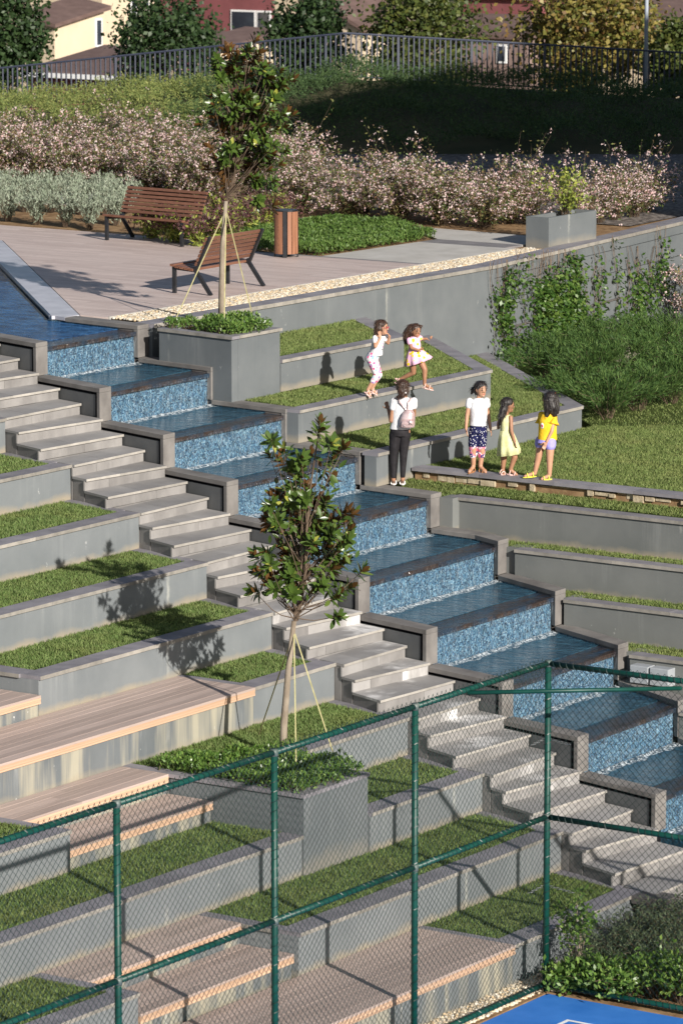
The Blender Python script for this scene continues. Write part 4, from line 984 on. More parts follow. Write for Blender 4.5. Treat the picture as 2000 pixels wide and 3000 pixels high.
def magnolia(label, base, trunk, fork_px, clusters, zoom, depth_r, extra):
    """clusters: positions in a photo crop (x0,y0,scale); depth chosen inside the crown's own thickness"""
    t = thing('magnolia_tree', label, 'tree', tuple(base)); base = np.array(base, float)
    S = px_per_m(*base)
    fork = base + np.array(trunk[-1])
    MB().tube([base + np.array(q) for q in [(0, 0, -.1)] + trunk], [.050] + list(np.linspace(.045, .030, len(trunk))), 9).build('trunk', 'bark', t, smooth=True)
    tips = []; cy0 = np.mean([c[1] for c in clusters]); 
    ys_ = [c[1] for c in clusters]; ylo, yhi = min(ys_), max(ys_)
    def pos(X, Y, dep): 
        px = zoom[0] + X / zoom[2]; py = zoom[1] + Y / zoom[2]
        return fork + RIGHT * (px - fork_px[0]) / S + UP * (fork_px[1] - py) / (S * .985) + AWAY * dep
    for (X, Y) in clusters:
        f = (Y - ylo) / (yhi - ylo); wr = depth_r * math.sin(math.pi * min(1, .18 + .75 * f)) ; tips.append(pos(X, Y, random.uniform(-1, .9) * wr))
    for _ in range(extra):
        X, Y = random.choice(clusters); X2, Y2 = random.choice(clusters); f_ = random.random()
        tips.append(pos(X * f_ + X2 * (1 - f_), Y * f_ + Y2 * (1 - f_), random.uniform(-.2, 1) * depth_r))
    # limbs: leader plus branches that leave it and sweep up to the tips
    top = max(tips, key=lambda p: p[2]); leader = [fork + (top - fork) * f + np.array([.05 * math.sin(5 * f), .05 * math.sin(7 * f + 1), 0]) for f in np.linspace(0, 1, 9)]
    br = MB(); br.tube(leader, list(np.linspace(.026, .007, 9)), 6)
    for p in tips:
        h = p[2] - fork[2]; f = max(0, min(.8, (h * .62 - .25) / max(.1, top[2] - fork[2])));
        if h < .9: f = random.uniform(0, .06)
        q = fork + (top - fork) * f; mid = q + (p - q) * .5 + UP * -.10 * np.linalg.norm((p - q)[:2]) + rng.normal(0, .03, 3)
        br.tube([q, q + (mid - q) * .55 + rng.normal(0, .015, 3), mid, p], [.008, .006, .005, .0035], 4)
    br.build('branches', 'twig', t)
    mats = []
    for p in tips:
        rad_ = p - fork; rad_[2] = 0; ax = unit(unit(rad_ + 1e-3) * .75 - AWAY * .25 + UP * (.55 + .35 * (p[2] > top[2] - .5)) + rng.normal(0, .22, 3)); u = unit(np.cross(ax, (0.3, .5, .1))); v = np.cross(ax, u)
        n = random.randint(14, 20); 
        for k in range(n):
            an = 2.4 * k + random.uniform(-.3, .3); open_ = (.45 + 1.35 * k / n) * random.uniform(.8, 1.15)
            d = unit(math.cos(open_) * ax + math.sin(open_) * (math.cos(an) * u + math.sin(an) * v)); nrm = unit(ax - d * (ax @ d) + rng.normal(0, .12, 3)); nrm = unit(nrm - d * (nrm @ d)); sd_ = np.cross(nrm, d)
            L = random.uniform(.10, .165); st_ = p - ax * (.10 * k / n)
            mats.append((st_, d * L, sd_ * L, nrm * L))
    for _ in range(420):      # older leaves along the inner branches
        p, q = random.choice(tips), random.choice(tips); f_ = random.uniform(.15, .85); c_ = (p * f_ + q * (1 - f_)); axis_ = fork + (top - fork) * min(1, max(0, (c_[2] - fork[2]) / (top[2] - fork[2]))); c_ = axis_ + (c_ - axis_) * random.uniform(.5, 1.15)
        if c_[2] < fork[2] + .25: continue
        d = unit(unit(c_ - axis_ + 1e-3) * .8 + rng.normal(0, .6, 3)); nrm = unit(UP * .7 - AWAY * .5 + rng.normal(0, .35, 3)); nrm = unit(nrm - d * (nrm @ d)); L = random.uniform(.09, .15); mats.append((c_, d * L, np.cross(nrm, d) * L, nrm * L))
    C = np.array([m[0] for m in mats]); order = np.argsort((C - CAM) @ AWAY)
    near = set(order[:300].tolist()); rest = [i for i in range(len(mats)) if i not in near]
    V = np.concatenate([mats[i][0] + LV[:, :1] * mats[i][1] + LV[:, 1:2] * mats[i][2] + LV[:, 2:] * mats[i][3] for i in rest]); n0 = len(LV)
    F = (np.array(LF)[None] + (np.arange(len(rest)) * n0)[:, None, None]).reshape(-1, 4)
    cr = np_mesh('crown', V, F, 'magnolia_leaf', t, smooth=True, kind='stuff')
    for i in near:
        st_, a, b, c = mats[i]; o = bpy.data.objects.new('leaf', LEAFMESH[1 if random.random() < .05 else 0]); COL.objects.link(o); o.parent = cr
        q = st_ - ORIGIN[t.name]; o.matrix_local = Matrix(((a[0], b[0], c[0], q[0]), (a[1], b[1], c[1], q[1]), (a[2], b[2], c[2], q[2]), (0, 0, 0, 1))); ORIGIN[o.name] = ORIGIN[t.name]
    return t, fork
def straps(label, fork, ends, group):
    for e in ends:
        t = thing('tree_tie', label, 'strap', tuple(e), group); a = fork + np.array([0, 0, -.12]); e = np.array(e, float); d = unit(e - a); s = unit(np.cross(d, AWAY)) * .008; nn = np.cross(d, unit(s)) * .0015
        m = MB(); P = [a - s, a + s, e + s, e - s]; m.v += [tuple(p + nn) for p in P] + [tuple(p - nn) for p in P]
        for f in ((0, 1, 2, 3), (7, 6, 5, 4), (0, 4, 5, 1), (1, 5, 6, 2), (2, 6, 7, 3), (3, 7, 4, 0)): m.quadface(f)
        m.build('band', 'strap', t)
C1 = [(880,100),(800,200),(500,210),(380,330),(620,330),(940,260),(890,400),(1000,430),(760,290),(580,480),(1220,490),(1380,620),(430,560),(770,560),(1060,560),(640,570),(1240,690),(1100,700),(350,400),(270,850),(330,900),(480,850),(650,800),(880,820),(1150,800),(1000,900),(860,930),(350,1100),(640,950),(560,1080),(820,1100),(1130,1090),(1370,1100),(1250,1050),(150,1180),(400,1250),(700,1250),(950,1200),(1130,1230),(550,1450),(850,1350),(1020,1400),(1150,1430),(1290,1530),(250,1500),(450,1600),(330,1650),(640,1500),(760,1600),(960,1550),(1100,1600),(230,1780),(430,1800),(620,1750),(730,1800),(900,1720),(1050,1790),(1130,1920),(450,1950),(770,1900),(930,1950),(1100,2050),(930,2200),(1130,2250)]
C2 = [(360,200),(490,330),(880,120),(1000,220),(1130,330),(450,520),(680,380),(1050,430),(350,850),(1000,700),(720,800),(420,1050),(620,1000),(870,1100),(1230,1030),(300,1150),(600,1170),(800,1270),(1000,1230),(1180,1200),(180,1500),(340,1480),(500,1550),(780,1450),(950,1400),(1130,1550),(1330,1640),(210,1700),(500,1700),(720,1700),(900,1750),(1020,1650),(1200,1830),(170,1850),(390,1780),(580,1830),(800,1830),(1080,1880),(1070,2110),(640,620),(560,850),(860,960)]
b1 = w(648, 927, .12); b1 = np.array([*b1, -.05]); S1 = px_per_m(*b1)
def rel(dx, dy, S): return tuple(RIGHT * dx / S + UP * dy / S)
tr1, fork1 = magnolia('tall upright magnolia in the raised planter beside the plaza', b1, [rel(2, 120, S1), rel(5, 240, S1), rel(16, 372, S1)], (664, 568), C1, (560, 90, 4.612), .6, 84)
b2 = w(828, 2230, -3.66); b2 = np.array([*b2, -3.66]); S2 = px_per_m(*b2)
tr2, fork2 = magnolia('spreading magnolia in the planter among the lower terraces', b2, [rel(4, 110, S2), rel(16, 260, S2), rel(34, 418, S2)], (862, 1812), C2, (700, 1220, 3.675), .62, 66)
G = 'webbing ties of the upper magnolia'
straps('pale webbing tie from the upper magnolia down to its planter', fork1, [(*w(509, 942, .05), .02), (*w(657, 948, .1), .05), (*w(742, 928, .05), .02)], G)
straps('pale webbing tie from the lower magnolia down to its planter', fork2, [(*w(758, 2150, -3.6), -3.61), (*w(868, 2262, -3.55), -3.6), (*w(982, 2220, -3.58), -3.6)], 'webbing ties of the lower magnolia')

# ------------------------------------------------------------------ clipped hedges in the planters, ground cover
def low_hedge(name, label, cat, poly, z, h, dens, mat, L, parent_loc, kind=None, group=None):
    Q = sample_poly(poly, dens); n = len(Q); bump = .75 + .25 * np.sin(Q[:, 0] * 7 + 2 * np.sin(Q[:, 1] * 5)) * np.sin(Q[:, 1] * 6)
    C = np.c_[Q, z + h * bump * rng.uniform(.0, 1, n) ** .5]
    if kind: return tag(leaf_cloud(name, C, mat, L, L * .45, 1.0, kind=kind), label, cat)
    t = thing(name, label, cat, parent_loc, group); leaf_cloud('foliage', C, mat, L, L * .45, 1.0, t); 
    P = [np.c_[np.full(4, q[0]), np.full(4, q[1]), np.linspace(z - .05, z + h * .7, 4)] + rng.normal(0, .02, (4, 3)) for q in Q[:60]]
    stems_mesh('stems', P, .006, 'twig', t, 3); return t
low_hedge('dwarf_hedge', 'bushy dwarf hedge filling the lower tree planter', 'hedge', [(8.05, -8.35), (PX1 - .02, -8.42), (PX1 + .02, -7.15), (9.0, -6.95), (8.5, -7.3)], zt(5) - .03, .24, 3200, 'hedge_leaf', .055, (9.3, -7.7, zt(5) - .06))
low_hedge('dwarf_hedge', 'rounded dwarf hedge round the upper magnolia trunk', 'hedge', [(1.0, 2.12), (1.82, 2.0), (1.92, 2.6), (1.8, 3.05), (1.1, 3.05), (.95, 2.6)], -.04, .26, 4200, 'hedge_leaf', .055, (1.3, 2.6, -.06))
low_hedge('dwarf_hedge', 'small tuft of dwarf hedge in the corner of the upper planter', 'hedge', [(.42, 2.2), (.70, 2.15), (.68, 2.75), (.42, 2.8)], -.04, .18, 4200, 'hedge_leaf', .05, (.5, 2.4, -.06))
low_hedge('ground_cover', 'bright green ground cover bed beside the litter bin', 'ground cover', [(-4.45, 11.58), (-3.2, 11.58), (-3.08, 15.1), (-4.9, 16.5), (-6.3, 16.2), (-6.3, 13.0)], -.02, .20, 2300, 'ground_leaf', .06, None, kind='stuff')

# ------------------------------------------------------------------ flowering hedge
GA = 'flowering shrubs behind the plaza'
front = np.array([(-17.5, 18.7), (-15.7, 18.7), (-13, 19.2), (-9.7, 17.4), (-6.9, 16.9), (-3.9, 16.7), (-2.0, 16.6)])
seg = np.r_[0, np.cumsum(np.linalg.norm(np.diff(front, axis=0), axis=1))]
def shrub(label, c, rad, h, nst, per, fl, group, leafm='abelia_leaf', flm='abelia_flower', name='flowering_shrub', L=.055, sh=.0):
    t = thing(name, label, 'shrub', tuple(c), group); P = arching(c, rad, h, nst, 7)
    if sh:
        for _ in range(int(sh)): 
            a = random.uniform(0, 6.28); q = np.linspace(0, 1, 7); P.append(np.c_[c[0] + math.cos(a) * rad * .9 * q, c[1] + math.sin(a) * rad * .9 * q, c[2] + h * 1.35 * q ** .8])
    P += arching(c, rad * 1.05, h * .5, nst // 2, 7, .5); stems_mesh('stems', P, .006, 'twig', t, 3); leaf_cloud('foliage', along(P, per, .12, 1, .06), leafm, L, L * .5, .3, t)
    if fl:
        C = along(P, fl, .35, 1, .05); k = 4; C = np.repeat(C, k, 0) + rng.normal(0, .018, (len(C) * k, 3)); leaf_cloud('flowers', C, flm, .036, .028, .5, t)
    return t
for row, (off, zs_) in enumerate(((.75, 1.15), (1.9, 1.3), (3.1, 1.35))):
    s_ = .2 + .4 * row
    while s_ < seg[-1] - (.2 if row < 2 else 4.5):
        p = np.array([np.interp(s_, seg, front[:, 0]), np.interp(s_, seg, front[:, 1])]) + AWAY[:2] * off + rng.normal(0, .12, 2)
        right_end = s_ > seg[-1] - 5
        shrub('pink flowering shrub in the long hedge behind the plaza', (p[0], p[1], -.03), random.uniform(.75, .95), zs_ * random.uniform(.85, 1.1) * (.88 if right_end else 1), 46 if right_end else 56, 36, 6, GA, sh=3 if right_end else 1)
        s_ += random.uniform(1.0, 1.3)
for q in ((-1.9, 18.0), (-2.2, 19.2), (-3.3, 18.6), tuple(w(1800, 640, 0)), tuple(w(1855, 632, 0)), tuple(w(1890, 618, 0))):
    shrub('loose pink flowering shrub with long shoots behind the grey planter box', (*q, -.03), .85, 1.0, 30, 24, 6, 'loose shrubs behind the planter box', sh=4)
shrub('pink flowering shrub at the foot of the climber wall', (-.1, 19.3, -1.8), .8, 1.3, 40, 26, 8, None)
t = shrub('yellow green feathery plant growing in the grey planter box', (-.92, 15.9, .42), .55, .95, 16, 26, 0, None, 'yellow_leaf', name='planter_plant', L=.08)
# silvery shrubs
GL = 'silvery shrubs beside the plaza'
for (px, py) in ((-60, 640), (20, 648), (105, 658), (190, 665), (262, 672), (335, 660), (-20, 615), (70, 620), (150, 622), (235, 628), (310, 630), (20, 596), (120, 600), (210, 600), (300, 606), (365, 625)):
    c = w(px, py, 0); c = (c[0] + AWAY[0] * .3, c[1] + AWAY[1] * .3, -.03)
    t = thing('silvery_shrub', 'low silvery grey shrub in the bed beside the plaza', 'shrub', c, GL); P = arching(c, .42, .62, 42, 6, .1, .8, .06)
    stems_mesh('stems', P, .005, 'twig', t, 3); leaf_cloud('foliage', along(P, 34, .12, 1, .03), 'lavender_leaf', .07, .016, 1.3, t)
# purple and yellow-green perennials
GP = 'purple leaved plants behind the benches'
for (px, py, r) in ((430, 700, .4), (500, 712, .4), (570, 722, .45), (560, 690, .5), (630, 700, .5), (690, 690, .5), (480, 680, .4), (740, 680, .5), (800, 665, .45), (620, 660, .5), (700, 650, .5), (780, 640, .45), (640, 725, .4)):
    c = w(px, py, 0); c = (c[0], c[1] + .15, -.03); t = thing('purple_plant', 'bushy purple leaved plant with yellow green lower leaves', 'plant', c, GP)
    P = arching(c, r, .55, 30, 5, .2); stems_mesh('stems', P, .005, 'twig', t, 3)
    leaf_cloud('upper_leaves', along(P, 20, .55, 1, .04), 'purple_leaf', .055, .03, .6, t); leaf_cloud('lower_leaves', along(P, 14, .1, .7, .05), 'yellow_leaf', .10, .04, .2, t)

# ------------------------------------------------------------------ climbers on the retaining wall
vn = thing('climbing_vine', 'leafy green climber hanging over the grey retaining wall', 'climber', (.0, 15.5, -1.7))
wd = unit(np.array([RC[0] - RB[0], RC[1] - RB[1], 0])); wn3 = np.array([wd[1], -wd[0], 0])
VC = []; P = []
for (xa, xb, ya, yb, ns, dens) in ((1436, 1475, 760, 1060, 7, 60), (1460, 1530, 960, 1090, 9, 42), (1500, 1530, 730, 900, 3, 40), (1535, 1610, 740, 1080, 13, 78), (1590, 1690, 730, 1060, 17, 80), (1660, 1740, 850, 1050, 11, 62), (1735, 1765, 720, 900, 3, 50),
                               (1440, 1760, 780, 1070, 14, 24), (1800, 1960, 720, 1000, 9, 24), (1785, 1800, 690, 1010, 2, 46), (1815, 1900, 760, 940, 10, 44), (1840, 1890, 880, 1020, 5, 40), (1920, 1945, 660, 930, 4, 50)):
    for _ in range(ns):
        x = random.uniform(xa, xb); y0 = ya + random.uniform(0, (yb - ya) * .45); y1 = yb - random.uniform(0, (yb - ya) * .35); ph = random.uniform(0, 6.28); am = random.uniform(4, 14); k = max(10, int(dens * 1.4 * (y1 - y0) / 220))
        pt = []
        for j in range(9):
            f = j / 8; pt.append(on_plane(x + am * math.sin(ph + f * 5), ya + (y1 - ya) * f, (RB[0], RB[1], 0), wn3) + wn3 * .03)
        P.append(np.array(pt))
        for f in rng.uniform(0, 1, k):
            yy_ = y0 + (y1 - y0) * f; fj = (yy_ - ya) / (y1 - ya); q = on_plane(x + am * math.sin(ph + fj * 5) + random.gauss(0, 7), yy_ + random.gauss(0, 6), (RB[0], RB[1], 0), wn3); VC.append(q + wn3 * random.uniform(.03, .17))
leaf_cloud('foliage', np.array(VC), 'vine_leaf', .085, .05, -.5, vn, out=np.tile(wn3, (len(VC), 1)), outw=.7)
stems_mesh('stems', P, .006, 'twig', vn, 3)
m = MB()
for z in (-.22, -.62): m.tube([(*(np.array(RB) + n_ * .02), z), (*(np.array(RC) + n_ * .02), z)], .003, 3)
m.build('guide_wires', 'metal_dark', vn)
# junipers in front of the climbers
GJ = 'junipers between the wall and the big lawn'
def juniper(label, c, rad, h, nst, mat, group, per=62):
    t = thing('juniper_shrub', label, 'shrub', tuple(c), group); P = arching(c, rad, h, nst, 7, .1, 1, .03); stems_mesh('stems', P[::3], .006, 'twig', t, 3)
    C = []; A = []
    for p in P:
        d = unit(p[-1] - p[2])
        for _ in range(per):
            f = random.uniform(.25, 1) * 6; i = min(int(f), 5); C.append(p[i] + (p[i + 1] - p[i]) * (f - i) + rng.normal(0, .03, 3)); A.append(d * .9 + rng.normal(0, .4, 3) + UP * .25)
    C = np.array(C); A = np.array(A); A /= np.linalg.norm(A, axis=1)[:, None]; V, F = leaf_quads(C, A, perp(A), rng.uniform(.06, .13, len(C)), rng.uniform(.008, .017, len(C))); np_mesh('foliage', V, F, mat, t); return t
for (px, py, r, h) in ((1600, 1110, .8, .55), (1690, 1200, .85, .65), (1780, 1225, .9, .7), (1870, 1200, .95, .7), (1965, 1180, .95, .7), (1740, 1140, .9, .75), (1840, 1130, .95, .8), (1940, 1110, 1.0, .85), (1650, 1075, .8, .6), (1770, 1080, .9, .7), (1900, 1060, 1.0, .75), (1990, 1050, .9, .8), (2060, 1140, 1, .8), (1700, 1030, .8, .55), (1840, 1030, .8, .6)):
    c = w(px, py, -1.78); juniper('feathery green juniper between the climber wall and the big lawn', (c[0], c[1], -1.80), r, h, 55, 'juniper_leaf', GJ)

# ------------------------------------------------------------------ planting by the court
def cz(px, py): c = w(px, py, ZG); return (c[0], c[1], ZG - .03)
c = cz(1690, 2872); t = thing('young_shrub', 'small upright shrub with glossy leaves beside the fence corner post', 'shrub', c); P = arching(c, .30, 1.05, 14, 7, .05, .8, .05)
stems_mesh('stems', P, .008, 'bark', t, 4); leaf_cloud('foliage', along(P, 34, .45, 1, .06), 'hedge_leaf', .07, .035, .6, t)
GG = 'yellow green shrubs by the court'
for (px, py, r, h) in ((1655, 2905, .25, .3), (1745, 2915, .34, .4), (1830, 2925, .40, .42), (1915, 2915, .46, .5), (1990, 2930, .46, .52), (2070, 2930, .46, .52)):
    c = cz(px, py); t = thing('glossy_shrub', 'glossy yellow green shrub along the court fence', 'shrub', c, GG); P = arching(c, r, h, 40, 6, .1); stems_mesh('stems', P, .006, 'twig', t, 3); leaf_cloud('foliage', along(P, 26, .3, 1, .05), 'hedge_leaf', .075, .035, .7, t)
GM = 'dark needle leaved shrubs by the stairs'
for (px, py, r, h) in ((1790, 2840, .55, .5), (1860, 2820, .6, .6), (1930, 2800, .6, .6), (1990, 2770, .6, .6), (1740, 2880, .4, .4), (2060, 2800, .6, .7), (1900, 2870, .6, .5), (1990, 2860, .6, .5)):
    c = cz(px, py); t = thing('needle_shrub', 'dark grey green needle leaved shrub near the foot of the stairs', 'shrub', c, GM); P = arching(c, r, h, 55, 6, .1); stems_mesh('stems', P, .005, 'twig', t, 3); leaf_cloud('foliage', along(P, 36, .15, 1, .035), 'rosemary_leaf', .055, .012, .9, t)

# ------------------------------------------------------------------ trees beyond the railing
def far_tree(label, px, py, rx, ry, D, mat, n=3600, group=None):
    c = at(px, py, D); S = FOC / D; a, b = rx / S, ry / S; t = thing('broadleaf_tree', label, 'tree', (c[0], c[1], -9.0), group)
    MB().tube([(c[0], c[1], -9), (c[0] + .1, c[1], c[2] - b * .4), (c[0], c[1] + .1, c[2] + b * .5)], [.22, .14, .05], 8).build('trunk', 'bark', t)
    m = MB(); clumps = []
    for _ in range(70):
        d = rand_unit(1)[0]; r = random.uniform(.45, 1.0); q = c + np.array([d[0] * a, d[1] * a, d[2] * b]) * r; clumps.append(q); m.tube([c + np.array([0, 0, -b * .4 * random.random()]), (c + q) / 2 + rng.normal(0, .1, 3), q], [.05, .03, .01], 4, cap=False)
    m.build('limbs', 'bark', t); k = n // 40
    C = np.concatenate([q + rng.normal(0, 1, (k, 3)) * np.array([a, a, b]) * .17 for q in clumps]); leaf_cloud('crown', C, mat, .15, .10, -.1, t); return t
far_tree('dark broadleaf tree in front of the cream house', 30, 100, 120, 190, 112, 'tree_leaf')
far_tree('dense dark tree between the cream and burgundy houses', 490, 150, 165, 200, 117, 'tree_leaf', 5200)
far_tree('dark leafy tree right of the wide window house', 910, 130, 130, 160, 115, 'tree_leaf')
far_tree('mid green tree whose top is touched by sun', 1235, 130, 180, 200, 113, 'tree_leaf_mid', 5200)
far_tree('large yellowing tree beside the lamp post', 1725, 110, 215, 210, 114, 'tree_leaf_yellow', 6500)
far_tree('greenish tree right of the lamp post', 2000, 180, 110, 130, 111, 'tree_leaf_mid')
# ------------------------------------------------------------------ people
simple('skin', (.40, .215, .135), (.46, .255, .165), 9, .5, .35); simple('skin_tan', (.27, .135, .078), (.33, .17, .10), 9, .5, .35)
simple('hair_brown', (.028, .014, .009), (.060, .030, .018), 30, .42, .5, stretch=(1, 1, .15), bump=1.0, bscale=70); simple('hair_black', (.008, .006, .006), (.022, .016, .014), 30, .42, .5, stretch=(1, 1, .15), bump=1.0, bscale=70)
simple('cloth_white', (.58, .58, .60), (.66, .66, .68), 14, .85, .15, bump=.9, bscale=16); simple('cloth_black', (.012, .011, .013), (.022, .020, .023), 8, .75, .2, bump=.7, bscale=16)
simple('cloth_cream', (.56, .56, .27), (.66, .66, .38), 9, .85, .15, bump=.9, bscale=16); simple('cloth_yellow', (.70, .42, .02), (.80, .52, .04), 9, .85, .15, bump=.9, bscale=16); simple('cloth_lilac', (.26, .24, .60), (.34, .31, .70), 9, .85, .15, bump=.9, bscale=16)
simple('shoe_brown', (.26, .12, .05), (.36, .18, .08), 12, .6); simple('shoe_pink', (.62, .40, .36), (.72, .50, .46), 12, .6); simple('shoe_yellow', (.62, .60, .05), (.72, .70, .12), 12, .5); simple('shoe_white', (.70, .68, .66), (.78, .77, .75), 12, .6)
simple('eye_dark', (.012, .008, .006), (.02, .014, .01), 5, .2, .5); simple('lips', (.38, .11, .09), (.44, .14, .11), 5, .5); simple('glasses_red', (.55, .02, .05), (.62, .03, .07), 5, .3)
simple('print_purple', (.30, .06, .28), (.36, .08, .34), 5, .8); simple('print_yellow', (.55, .40, .06), (.6, .45, .08), 5, .8); simple('print_dark', (.06, .06, .08), (.09, .09, .11), 5, .8); simple('print_red', (.55, .03, .08), (.6, .04, .1), 5, .8); simple('band_silver', (.62, .50, .52), (.75, .62, .64), 9, .25, .6, metal=.3)
simple('band_white', (.8, .8, .8), (.85, .85, .85), 5, .6); simple('band_orange', (.75, .12, .03), (.8, .15, .05), 5, .6)
simple('bag_silver', (.42, .29, .29), (.66, .52, .52), 7, .22, .6, metal=.35)
def dots(name, base, spots, scale, r, band=None):
    t = NT(name); p = t.coord('Object'); vo = t.node('ShaderNodeTexVoronoi'); t.link(p, vo.inputs['Vector']); vo.inputs['Scale'].default_value = scale
    col = t.ramp(t.sep(vo.outputs['Color'])[0], [(i / max(1, len(spots) - 1), c) for i, c in enumerate(spots)], 'CONSTANT') if len(spots) > 1 else None
    c = t.mix(t.ramp(vo.outputs['Distance'], [(r, 1), (r + .06, 0)]), base, col if col is not None else spots[0])
    if band:
        gz = t.sep(t.coord('Generated'))[2]; v2 = t.node('ShaderNodeTexVoronoi'); t.link(p, v2.inputs['Vector']); v2.inputs['Scale'].default_value = scale * 1.1
        bc = t.ramp(t.sep(v2.outputs['Color'])[1], [(0, (.60, .10, .16)), (.35, (.70, .62, .66)), (.6, (.55, .25, .35)), (.8, (.05, .05, .16))], 'CONSTANT'); c = t.mix(t.ramp(gz, [(band, 1), (band + .02, 0)]), c, bc)
    t.set(c, .85, .15); t.bump(t.noise(p, 16, 3), .8)
dots('cloth_floral', (.66, .64, .66), [(.75, .10, .25), (.35, .20, .45), (.70, .35, .45), (.25, .50, .60), (.70, .68, .70)], 22, .40)
dots('cloth_lemon', (.72, .42, .58), [(.78, .58, .03), (.80, .62, .06)], 15, .34)
dots('cloth_navy', (.012, .014, .060), [(.72, .72, .76)], 34, .22, .36)

def ring_solid(rings, n=14):
    """closed solid from rings of points (m,n,3)"""
    V = np.concatenate(rings); F = []; m = len(rings)
    for i in range(m - 1):
        for k in range(n): k2 = (k + 1) % n; F.append((i * n + k, i * n + k2, (i + 1) * n + k2, (i + 1) * n + k))
    F.append(tuple(range(n))[::-1]); F.append(tuple((m - 1) * n + k for k in range(n))); return V, F
def frame(d):
    d = unit(d); r = np.array([0, 0, 1.]) if abs(d[2]) < .95 else np.array([1., 0, 0]); a = unit(np.cross(r, d)); return a, np.cross(d, a), d
def cap(p0, r0, p1, r1, n=14):
    p0 = np.array(p0, float); p1 = np.array(p1, float); a, b, d = frame(p1 - p0); R = []; an = np.linspace(0, 2 * np.pi, n, endpoint=False); c = np.outer(np.cos(an), a) + np.outer(np.sin(an), b)
    for t in (-.97, -.7, -.35): R.append(p0 + d * r0 * t + c * r0 * math.sqrt(1 - t * t))
    R.append(p0 + c * r0); R.append(p1 + c * r1)
    for t in (.35, .7, .97): R.append(p1 + d * r1 * t + c * r1 * math.sqrt(1 - t * t))
    return ring_solid(R, n)
def chain(pts, rs): return [cap(pts[i], rs[i], pts[i + 1], rs[i + 1]) for i in range(len(pts) - 1)]
def ell(c, ax, n=14):
    """ax: three axis vectors (scaled)"""
    c = np.array(c, float); A = [np.array(q, float) for q in ax]; R = []; an = np.linspace(0, 2 * np.pi, n, endpoint=False)
    for th in np.linspace(-.97, .97, 9):
        s = math.sqrt(1 - th * th); R.append(c + A[2] * th + np.outer(np.cos(an), A[0]) * s + np.outer(np.sin(an), A[1]) * s)
    return ring_solid(R, n)
def loft(rings, n=28, fold=0, folds=9, ph=0):
    """rings: (centre, r_side vector, r_depth vector); fold adds pleats that grow downwards"""
    R = []; an = np.linspace(0, 2 * np.pi, n, endpoint=False); m = len(rings)
    for i, (c, a, b) in enumerate(rings):
        k = 1 + fold * (i / (m - 1)) * np.sin(folds * an + ph); R.append(np.array(c, float) + np.outer(np.cos(an) * k, np.array(a, float)) + np.outer(np.sin(an) * k, np.array(b, float)))
    return ring_solid(R, n)
def body_mesh(name, mat, pieces, base, parent, voxel=.007, smooth=4, remesh=True):
    V = []; F = []; o = 0
    for v, f in pieces: V.append(v); F += [tuple(q + o for q in fc) for fc in f]; o += len(v)
    V = np.concatenate(V); W = base + V[:, :1] * RIGHT + V[:, 1:2] * AWAY + V[:, 2:] * UP; org = _origin(parent)
    me = bpy.data.meshes.new(name); me.from_pydata([tuple(q) for q in (W - org)], [], F); ob = bpy.data.objects.new(name, me); COL.objects.link(ob)
    if remesh:
        r = ob.modifiers.new('r', 'REMESH'); r.mode = 'VOXEL'; r.voxel_size = voxel; s = ob.modifiers.new('s', 'SMOOTH'); s.factor = .5; s.iterations = smooth
        dg = bpy.context.evaluated_depsgraph_get(); ev = ob.evaluated_get(dg); m2 = bpy.data.meshes.new_from_object(ev); ob.modifiers.clear(); ob.data = m2; bpy.data.meshes.remove(me); me = m2; me.name = name
    me.materials.clear(); me.materials.append(MATS[mat]); me.polygons.foreach_set('use_smooth', [True] * len(me.polygons)); ob.parent = parent; ORIGIN[ob.name] = org
    if name == 'hair':      # loose strands over the mass of hair
        nv = len(me.vertices); co = np.empty(nv * 3, np.float32); no = np.empty(nv * 3, np.float32); me.vertices.foreach_get('co', co); me.vertices.foreach_get('normal', no); co = co.reshape(-1, 3); no = no.reshape(-1, 3); m = MB()
        for i in rng.choice(nv, 260):
            if no[i, 2] < -.5: continue
            p = co[i] + no[i] * .001; d = np.array([0, 0, -1.]) - no[i] * (-no[i, 2]); d = d / (np.linalg.norm(d) + 1e-6) + rng.normal(0, .15, 3); L = random.uniform(.03, .09)
            m.tube([p, p + d * L * .5 + no[i] * .004, p + d * L + no[i] * random.uniform(-.002, .012)], [.0022, .0020, .0008], 3, cap=False)
        m.v = [tuple(np.array(q) + org) for q in m.v]; m.build('hair_strands', mat, ob, kind='stuff')
    return ob
U3 = np.array([0, 0, 1.])
def hand(wr, d, spread, curl, s=1.0):
    """palm and five fingers; d = direction of the fingers, spread = across the knuckles, curl = direction fingers bend to"""
    wr = np.array(wr, float); d = unit(d); sp = unit(np.array(spread) - d * (np.array(spread) @ d)); cu = unit(np.cross(d, sp)) if curl is None else unit(np.array(curl) - d * (np.array(curl) @ d)); out = []
    pm = wr + d * .035 * s; out.append(ell(pm, (sp * .026 * s, cu * .012 * s, d * .038 * s)))
    for k, L in zip((-1.5, -.5, .5, 1.5), (.042, .052, .055, .046)):
        k0 = wr + d * .062 * s + sp * .0125 * k * s; k1 = k0 + (d * .9 + sp * .10 * k + cu * .15) * L * .55 * s; k2 = k1 + (d * .75 + cu * .55) * L * .5 * s
        out += chain([k0, k1, k2], [.0068 * s, .0062 * s, .0052 * s])
    t0 = wr + d * .022 * s - sp * .022 * s; t1 = t0 + (d * .5 - sp * .75 + cu * .2) * .032 * s; out += chain([t0, t1, t1 + (d * .9 - sp * .2 + cu * .2) * .026 * s], [.0085 * s, .0075 * s, .006 * s])
    return out
